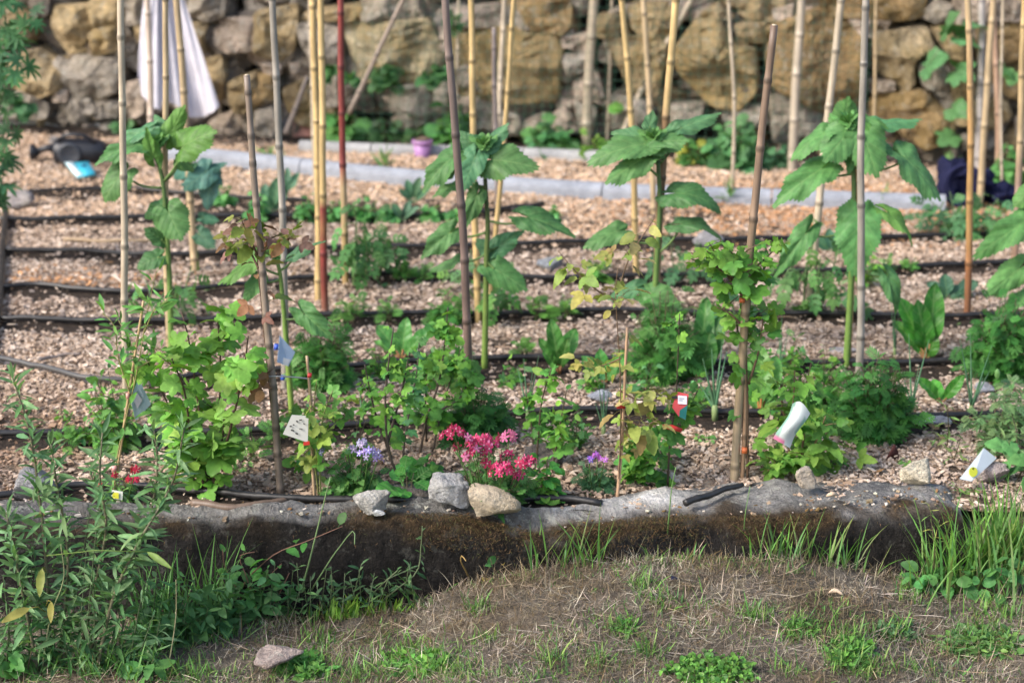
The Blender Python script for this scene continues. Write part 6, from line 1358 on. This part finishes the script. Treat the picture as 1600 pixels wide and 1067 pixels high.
stalk([(480, 890), (500, 810), (516, 745)], (455, 965), 'longest grass stalk, rising past the purple flowers', 2.2)
stalk([(500, 900), (530, 855), (554, 830), (554, 850)], (478, 950), 'shorter bent grass stalk crossing in front of the mossy stretch of the kerb', 2.0)
stalk([(1046, 800), (1050, 760), (1056, 730)], (1040, 880), 'lone grass stalk standing before the pale stretch of the kerb, under the tagged currant', 1.8, (.14, .27, .08))
stalk([(1165, 800), (1172, 760)], (1170, 880), 'thin grass stalk before the pale stretch of the kerb, left of the squarish stone', 1.4, (.14, .27, .08))
stalk([(1440, 830), (1434, 800), (1428, 780)], (1442, 905), 'grass stalk with a curved tip by the right end of the kerb', 2.0, (.2, .33, .1))
stalk([(80, 960), (100, 900), (95, 850)], (65, 1050), 'pale bent grass stalk in front of the tall left weed', 1.6, (.25, .26, .13))
stalk([(275, 960), (275, 905)], (262, 1050), 'pale dry grass stalk right of the tall left weed', 1.3, (.3, .27, .15))
stalk([(288, 950), (298, 920)], (276, 1000), 'pale dry grass stalk with a feathery tip, second right of the tall left weed', 1.3, (.33, .29, .18))

# weeds
def lshrub(name, label, cat, stems, kinds, size, cols, nl, seed, srpx=2.0, depth=.06, group=None, **kw):
    rng = np.random.default_rng(seed); b = lg(*stems[0][0]); B = b; m_ = mpp(B); root = empty(name, B, label, cat, group); S = []
    for st in stems:
        q = lg(*st[0]); Y = min(q[1], 4.36); P = np.array([q] + [at(x_, y_, Y + rng.uniform(-depth, depth * .3) * (k + 1) / len(st)) for k, (x_, y_) in enumerate(st[1:])])
        S.append((P, srpx * m_, nl if np.isscalar(nl) else None))
    leafy3(root, S, kinds, 60, (size[0] * m_, size[1] * m_), cols, rng, **kw)
    return root
FB = [(.105, .195, .085), (.085, .17, .065), (.13, .225, .10)]
def fsz(t): return (1.15 - .4 * t) if t < .85 else .8
def tip(px, py): return (px, py)
lshrub('tall_weed', 'tall grey-green weed at the left edge, several leafy upright stems', 'weed',
   [[(78, 1040), (74, 906), (62, 780), (40, 650), (18, 586)], [(120, 1040), (151, 906), (166, 813), (156, 751), (160, 676)], [(130, 1040), (190, 900), (235, 800), (246, 720), (240, 668)], [(150, 1050), (182, 920), (218, 845), (270, 752), (288, 668)], [(92, 1040), (105, 850), (86, 740), (80, 694)], [(60, 1050), (30, 900), (10, 800)], [(160, 810), (150, 770), (140, 735)]],
   'lance', (28, 50), FB, 120, 201, srpx=3.2, wf=.85, el=(-.1, 1.0), bend=(-.2, 1.0), stemcol=(.13, .12, .07), sizefn=fsz, t0=.1, pet=.06, face=.1, topdense=.35)
lshrub('weed_clump', 'lower leafy shoots around the tall left weed', 'weed',
   [[(x0, 1045), (x0 + dx * .5, (1045 + y1) / 2), (x0 + dx, y1)] for x0, dx, y1 in [(20, -15, 900), (45, 5, 870), (70, -20, 830), (95, 10, 900), (120, 15, 860), (150, -5, 880), (175, 20, 900), (200, 25, 910), (10, 5, 950), (60, 30, 960), (110, -20, 950), (160, 30, 960), (-20, 0, 880), (210, 30, 960), (235, 15, 970), (100, 40, 800), (130, 20, 830), (180, 35, 850), (85, 0, 980), (140, 0, 990), (30, 0, 1000), (190, 0, 1000)]],
   ['lance', 'lance', 'narrow'], (28, 52), FB + [(.05, .11, .04), (.07, .17, .05)], 24, 202, srpx=1.6, wf=.7, el=(-.2, .8), bend=(.2, 1.1), pet=.1, t0=.02, face=.2, stemcol=(.08, .11, .05))
def bigleaf(label, pts, cols, seed):
    rng = np.random.default_rng(seed)
    for k, ((x0, y0, x1, y1, wf), c, lb) in enumerate(zip(pts, cols, label)):
        a = at(x0, y0, 4.02); b = at(x1, y1, 3.97); mb = MB(); d = b - a
        put(mb, 'lance', a, unit(d), np.array([0, -.8, .6]), np.linalg.norm(d) * 1.05, wf, .4, c)
        tube(mb, [at(72, y0 + 6, 4.05), (a + at(72, y0, 4.05)) / 2 + np.array([0, 0, .004]), a], .0012, 4, c)
        tag(mb.build('yellowing_leaf', M['leaf'], origin=a), lb, 'leaf', 'yellowing leaves on the tall left weed')
bigleaf(['drooping leaf with yellow tip low on the tall left weed', 'broad yellow leaf low at the left edge', 'small yellow hanging leaf under the tall left weed stems', 'green yellow leaf sticking out left of the leaning weed stem'],
   [(66, 888, 60, 928, 1.3), (46, 950, 4, 968, 1.3), (80, 940, 78, 968, 1.2), (230, 862, 264, 884, .8)], [(.16, .18, .04), (.24, .22, .06), (.22, .20, .05), (.13, .20, .05)], 3)
lshrub('bramble', 'bramble with rounded green leaves and an arching shoot before the dark kerb', 'bramble',
   [[(390, 962), (400, 890), (430, 865), (480, 845), (535, 822)], [(395, 960), (385, 900), (375, 868), (398, 862)], [(400, 958), (420, 900), (440, 880)], [(385, 960), (370, 920), (350, 880), (348, 858)], [(410, 958), (440, 920), (452, 895)]],
   ['ovate', 'round'], (24, 38), [(.07, .20, .04), (.06, .16, .04)], 10, 203, srpx=1.5, stemcol=(.18, .09, .06), t0=.25)
lshrub('grey_weed', 'leaning grey-green weed with a dense leafy tip against the mossy kerb face', 'weed',
   [[(590, 945), (622, 918), (650, 895), (658, 850), (660, 822)], [(600, 935), (605, 905), (622, 890)], [(640, 905), (615, 900), (604, 905)]],
   'lance', (16, 26), [(.09, .17, .07), (.07, .14, .06)], 34, 204, srpx=1.8, stemcol=(.16, .2, .1), el=(-.1, .7), t0=.15, pet=.1)
lshrub('grey_weed', 'row of low grey-green weeds along the shaded kerb foot', 'weed',
   [[(x0, y0), (x0 + dx * .6, (y0 + y1) / 2), (x0 + dx, y1)] for x0, y0, dx, y1 in [(470, 950, -6, 880), (500, 950, 10, 890), (525, 945, -8, 885), (545, 945, 20, 880), (575, 940, 10, 895), (440, 955, -10, 905), (420, 958, 6, 915), (560, 945, -14, 900), (515, 948, 4, 905), (455, 955, 16, 915), (590, 938, 16, 905), (610, 935, -4, 905), (485, 952, 0, 900), (535, 948, 4, 895), (565, 942, -4, 890), (630, 925, 8, 890), (645, 915, -6, 880), (450, 958, 0, 920), (505, 950, -10, 915), (580, 942, 0, 910)]],
   ['lance', 'lance'], (18, 32), [(.075, .15, .07), (.095, .18, .075), (.065, .13, .055)], 24, 205, srpx=1.4, stemcol=(.14, .18, .09), el=(0, .9), t0=.1, pet=.1)
lshrub('nettle_clump', 'dark green nettles filling the shaded corner below the dark kerb, left', 'weed',
   [[(x0, y0), (x0 + dx * .5, (y0 + y1) / 2), (x0 + dx, y1)] for x0, y0, dx, y1 in [(240, 1000, 5, 920), (270, 1000, -5, 925), (300, 990, 8, 920), (330, 985, -6, 915), (360, 975, 5, 905), (385, 970, 10, 905), (410, 965, -4, 915), (345, 990, 0, 940), (290, 1005, 0, 950), (255, 1010, 10, 955), (225, 1000, -5, 930), (375, 975, -15, 930), (430, 962, 5, 925), (315, 1000, 10, 950), (450, 958, 8, 890), (480, 952, -6, 900), (300, 1000, -10, 900), (350, 985, 10, 890), (265, 1005, 14, 905), (400, 970, 20, 890), (420, 965, 10, 880), (235, 1010, 10, 900)]],
   ['lance', 'lance', 'ovate'], (22, 38), [(.06, .15, .05), (.08, .18, .06), (.09, .19, .07)], 22, 206, srpx=1.4, stemcol=(.07, .11, .04), el=(-.2, .8), t0=.05, pet=.15)
lshrub('dandelion_weed', 'small leafy weed with a curled brown frond at the kerb, below the slanted stone', 'weed',
   [[(775, 908), (770, 885), (766, 872)], [(780, 908), (790, 885), (800, 880)], [(770, 908), (758, 895), (756, 882)]], ['round', 'ovate'], (16, 26), [(.07, .19, .05), (.24, .2, .05)], 7, 207, srpx=1.2)
stalk([(728, 892), (720, 876), (722, 868), (728, 876)], (736, 910), 'curled dry brown frond tip left of the small leafy weed', 2.4, (.3, .2, .07), name='dry_frond')
lshrub('broadleaf_weed', 'rounded dark leaves under the right-hand tall grass', 'weed',
   [[(x0, y0), (x0 + dx, y1)] for x0, y0, dx, y1 in [(1450, 920, -6, 885), (1475, 920, 4, 885), (1500, 925, 6, 890), (1530, 930, -4, 885), (1560, 935, 6, 880), (1585, 930, 0, 870), (1440, 925, -8, 900)]], ['round', 'ovate'], (22, 36), [(.06, .17, .05), (.08, .21, .06)], 8, 208, srpx=1.3, t0=.2)
lshrub('mustard_weed', 'thin weed with a small yellow-green flower head by the right end of the kerb', 'weed',
   [[(1458, 905), (1460, 860), (1455, 810), (1452, 786)], [(1458, 860), (1464, 830), (1468, 812)]], 'narrow', (14, 24), [(.16, .26, .07), (.3, .32, .08)], 9, 209, srpx=1.2, topdense=1.0)
lshrub('dock_weed', 'leafy low weed at the far left corner of the bank', 'weed', [[(20, 1055), (10, 1010)], [(40, 1058), (50, 1015)], [(5, 1050), (-10, 1000)], [(230, 1058), (240, 1030)]], ['broad', 'ovate'], (34, 52), [(.06, .16, .04)], 7, 210, t0=.05)
def patch(label, px, py, wpx, hpx, h, k, kinds, size, cols, seed, name='clover_patch', cat='ground cover'):
    rng = np.random.default_rng(seed); B = lg(px, py + hpx * .4); m_ = mpp(B); root = empty(name, B, label, cat, 'low green patches in the dry grass'); S = []
    for _ in range(k):
        a = rng.uniform(0, 6.28); r = math.sqrt(rng.uniform(0, 1)); q = lg(px + wpx * .5 * r * math.cos(a), py + hpx * .5 * r * math.sin(a))
        t_ = q + np.array([rng.normal() * .012, rng.normal() * .012, h * m_ * rng.uniform(.5, 1) * (1.1 - .6 * r)])
        S.append((np.array([q, (q + t_) / 2, t_]), 1.0 * m_, 6))
    leafy3(root, S, kinds, 50, (size[0] * m_, size[1] * m_), cols, rng, pet=.2, t0=.1, el=(0, 1.0), stemcol=(.08, .13, .04))
CL = [(.10, .24, .045), (.12, .27, .05), (.07, .17, .04)]
patch('dense round-leaved green patch, bottom centre right', 1112, 1052, 130, 44, 26, 120, ['round', 'ovate'], (9, 15), CL, 301)
patch('green leafy patch in the dry grass, right of the dense one', 1330, 1022, 60, 44, 18, 50, ['lance', 'ovate'], (12, 20), CL, 302)
patch('small leafy patch in the dry grass, bottom left by the pinkish stone', 470, 1046, 80, 30, 22, 55, ['lance', 'ovate'], (16, 26), [(.07, .19, .04), (.10, .23, .05)], 303)
patch('low leafy patch in the dry grass, bottom left of centre', 650, 1040, 110, 40, 16, 60, ['lance', 'ovate'], (12, 22), CL, 304)
patch('small green tuft in the middle of the dry bank', 976, 985, 40, 20, 14, 20, ['lance'], (10, 18), CL, 305)
patch('grey-green low patch at the right side of the bank', 1400, 990, 60, 26, 12, 30, ['lance', 'ovate'], (10, 18), [(.08, .17, .07)], 306)
patch('small green tuft right of the tiny blue scrap', 1250, 985, 40, 26, 16, 24, ['lance'], (10, 18), CL, 307)
patch('weedy green patch in the lower right corner', 1530, 1010, 130, 50, 16, 60, ['lance', 'ovate'], (12, 22), [(.07, .16, .05), (.1, .2, .05)], 308)

# weeds on the bed end at the right
lshrub2 = shrub
shrub('bed_weed', 'pale scrambling weed at the right edge above the pinkish stone', 'weed', [[(1580, 700), (1570, 660), (1560, 640)], [(1590, 690), (1600, 650), (1610, 620)], [(1560, 690), (1545, 660), (1530, 650)], [(1595, 720), (1580, 690), (1556, 690)], [(1600, 660), (1590, 620), (1580, 600)], [(1575, 720), (1560, 700), (1540, 690)], [(1590, 715), (1585, 660), (1570, 625)], [(1560, 700), (1550, 670), (1520, 660)], [(1600, 690), (1610, 650), (1600, 600)]], ['lance', 'pinn'], (18, 28), [(.13, .22, .09), (.10, .19, .07)], nl=18, seed=401, srpx=1.2, twigs=2, twl=30)
shrub('bed_weed', 'broad leaved weed at the right edge over the kerb end', 'weed', [[(1600, 740), (1585, 700), (1570, 690)], [(1605, 745), (1600, 710)], [(1590, 750), (1600, 730), (1612, 715)]], ['broad', 'heart0'], (40, 60), [(.075, .2, .06)], nl=4, seed=402, srpx=1.6, t0=.4)
shrub('bed_weed', 'small upright weed on the mulch left of the tilted white tag', 'weed', [[(1480, 700), (1482, 660), (1478, 630)], [(1470, 705), (1462, 680), (1452, 660)], [(1490, 720), (1500, 690)]], 'lance', (16, 26), [(.12, .2, .06), (.16, .22, .07)], nl=12, seed=403, srpx=1.2)
shrub('bed_weed', 'small weed on the kerb between cream stone and tilted white tag', 'weed', [[(1500, 775), (1498, 765), (1492, 758)], [(1520, 772), (1524, 760)]], 'lance', (12, 20), [(.12, .22, .06)], nl=8, seed=404, srpx=1)
for k, (px, py, lab) in enumerate([(1420, 730, 'tiny weed sprout above the cream stone'), (370, 740, 'tiny weed sprout below the tallest currant'), (100, 660, 'small weed sprout behind the far left hose'), (1210, 640, 'small weed sprout left of the curled white tag'), (1100, 695, 'tiny weed sprout on the mulch left of the dark cane foot')]):
    bushy('bed_weed', lab, 'weed', (px - 18, py - 26, px + 18, py), ['lance', 'round'], 4, 5, (10, 16), [(.11, .24, .06)], seed=410 + k, srpx=.8)
for l_ in set(LABELS):
    if LABELS.count(l_) > 1: print('DUPLICATE LABEL', l_)

# bits of chip, soil and dry moss lying on the slab
n = 500; px_ = RG.uniform(-100, 1510, n); x = (px_ - 800) / FPX * 4.75; y = RG.uniform(4.44, 4.56, n)
vb = np.interp(px_, KT[:, 0], KT[:, 1]); vf = np.interp(px_, KT[:, 0], KT[:, 2])
zf = np.array([at(800, v_, 4.42)[2] for v_ in vf]); L = RG.lognormal(math.log(.0035), .5, n)
V, Q = hexa(n, np.stack([x, y, zf + .006], -1), L, L * .6, L * .3, RG.uniform(0, 6.28, n), RG.normal(0, .3, n), RG.normal(0, .3, n))
mb = MB(); mb.add(V, None, Q, np.repeat(pal(n, [(.30, .22, .15), (.12, .08, .05), (.5, .45, .38), (.2, .12, .05)]), 8, 0))
tag(mb.build('slab_litter', M['chip'], smooth=False), 'crumbs of chip and dry moss on top of the granite slab', 'litter', kind='stuff')

# dry brown moss hanging over the lip of the slab
n = 26000; px_ = RG.uniform(-60, 1510, n); x = (px_ - 800) / FPX * 4.75
vf = np.interp(px_, KT[:, 0], KT[:, 1] * 0 + KT[:, 2]); v_t = np.linspace(780, 860, 81); z_t = np.array([at(800, v_, 4.42)[2] for v_ in v_t]); zf = np.interp(vf, v_t, z_t)
mk_ = fbm(x * 3.2, x * 0 + 1.4, 73) + .5 * (fbm(x * 11, x * 0, 79) - .5) + np.interp(px_, [0, 430, 500, 700, 850, 900, 1200, 1400], [-.12, -.1, .08, .05, -.05, .12, .12, .0])
k_ = RG.uniform(0, 1, n) < np.clip((mk_ - .42) * 4, 0.03, 1); x, zf = x[k_], zf[k_]; n = len(x)
s_ = RG.beta(1.1, 2.2, n); yy = 4.45 - .045 * np.minimum(1, s_ * 3); z = zf + .004 - np.maximum(0, s_ - .3) * .14 + .012 * (fbm(x * 16, x * 0 + 2, 5) - .5)
mb = MB(); blades(mb, np.stack([x, yy, z], 1), RG.normal(-np.pi / 2, .8, n), RG.uniform(.005, .015, n), RG.uniform(.5, 2.0, n), RG.uniform(0, 1.2, n), RG.uniform(.0010, .0020, n), pal(n, [(.10, .062, .028), (.065, .042, .02), (.14, .085, .035), (.075, .075, .025)]), seg=3)
tag(mb.build('slab_moss', M['straw']), 'brown dried moss along the front lip of the granite slab', 'moss', kind='stuff')

# fallen leaves and twigs on the mulch
n = 170; px_ = RG.uniform(-20, 1620, n); py_ = RG.uniform(360, 770, n); P_ = np.array([g(a, b) for a, b in zip(px_, py_)]); mb = MB(); rngF = np.random.default_rng(77)
for p in P_[:90]:
    put(mb, ['ovate', 'lance'][rngF.integers(0, 2)], p + np.array([0, 0, .012]), unit(np.array([rngF.normal(), rngF.normal(), .1])), unit(np.array([rngF.normal() * .4, rngF.normal() * .4, 1])), rngF.uniform(.015, .04), 1, rngF.uniform(-1, 1), jit(rngF, [(.22, .13, .06), (.30, .22, .10), (.14, .09, .055), (.12, .2, .06)][rngF.integers(0, 4)]), curl=.8)
for p in P_[90:]:
    a_ = rngF.uniform(0, 6.28); L_ = rngF.uniform(.02, .06); d = np.array([math.cos(a_), math.sin(a_) * .6, 0]) * L_
    tube(mb, [p - d + np.array([0, 0, .010]), p + np.array([0, 0, .014]), p + d + np.array([0, 0, .010])], rngF.uniform(.001, .0025), 5, jit(rngF, (.26, .19, .13), .4))
tag(mb.build('mulch_litter', M['straw']), 'fallen leaves and thin twigs scattered over the mulch', 'litter', kind='stuff')
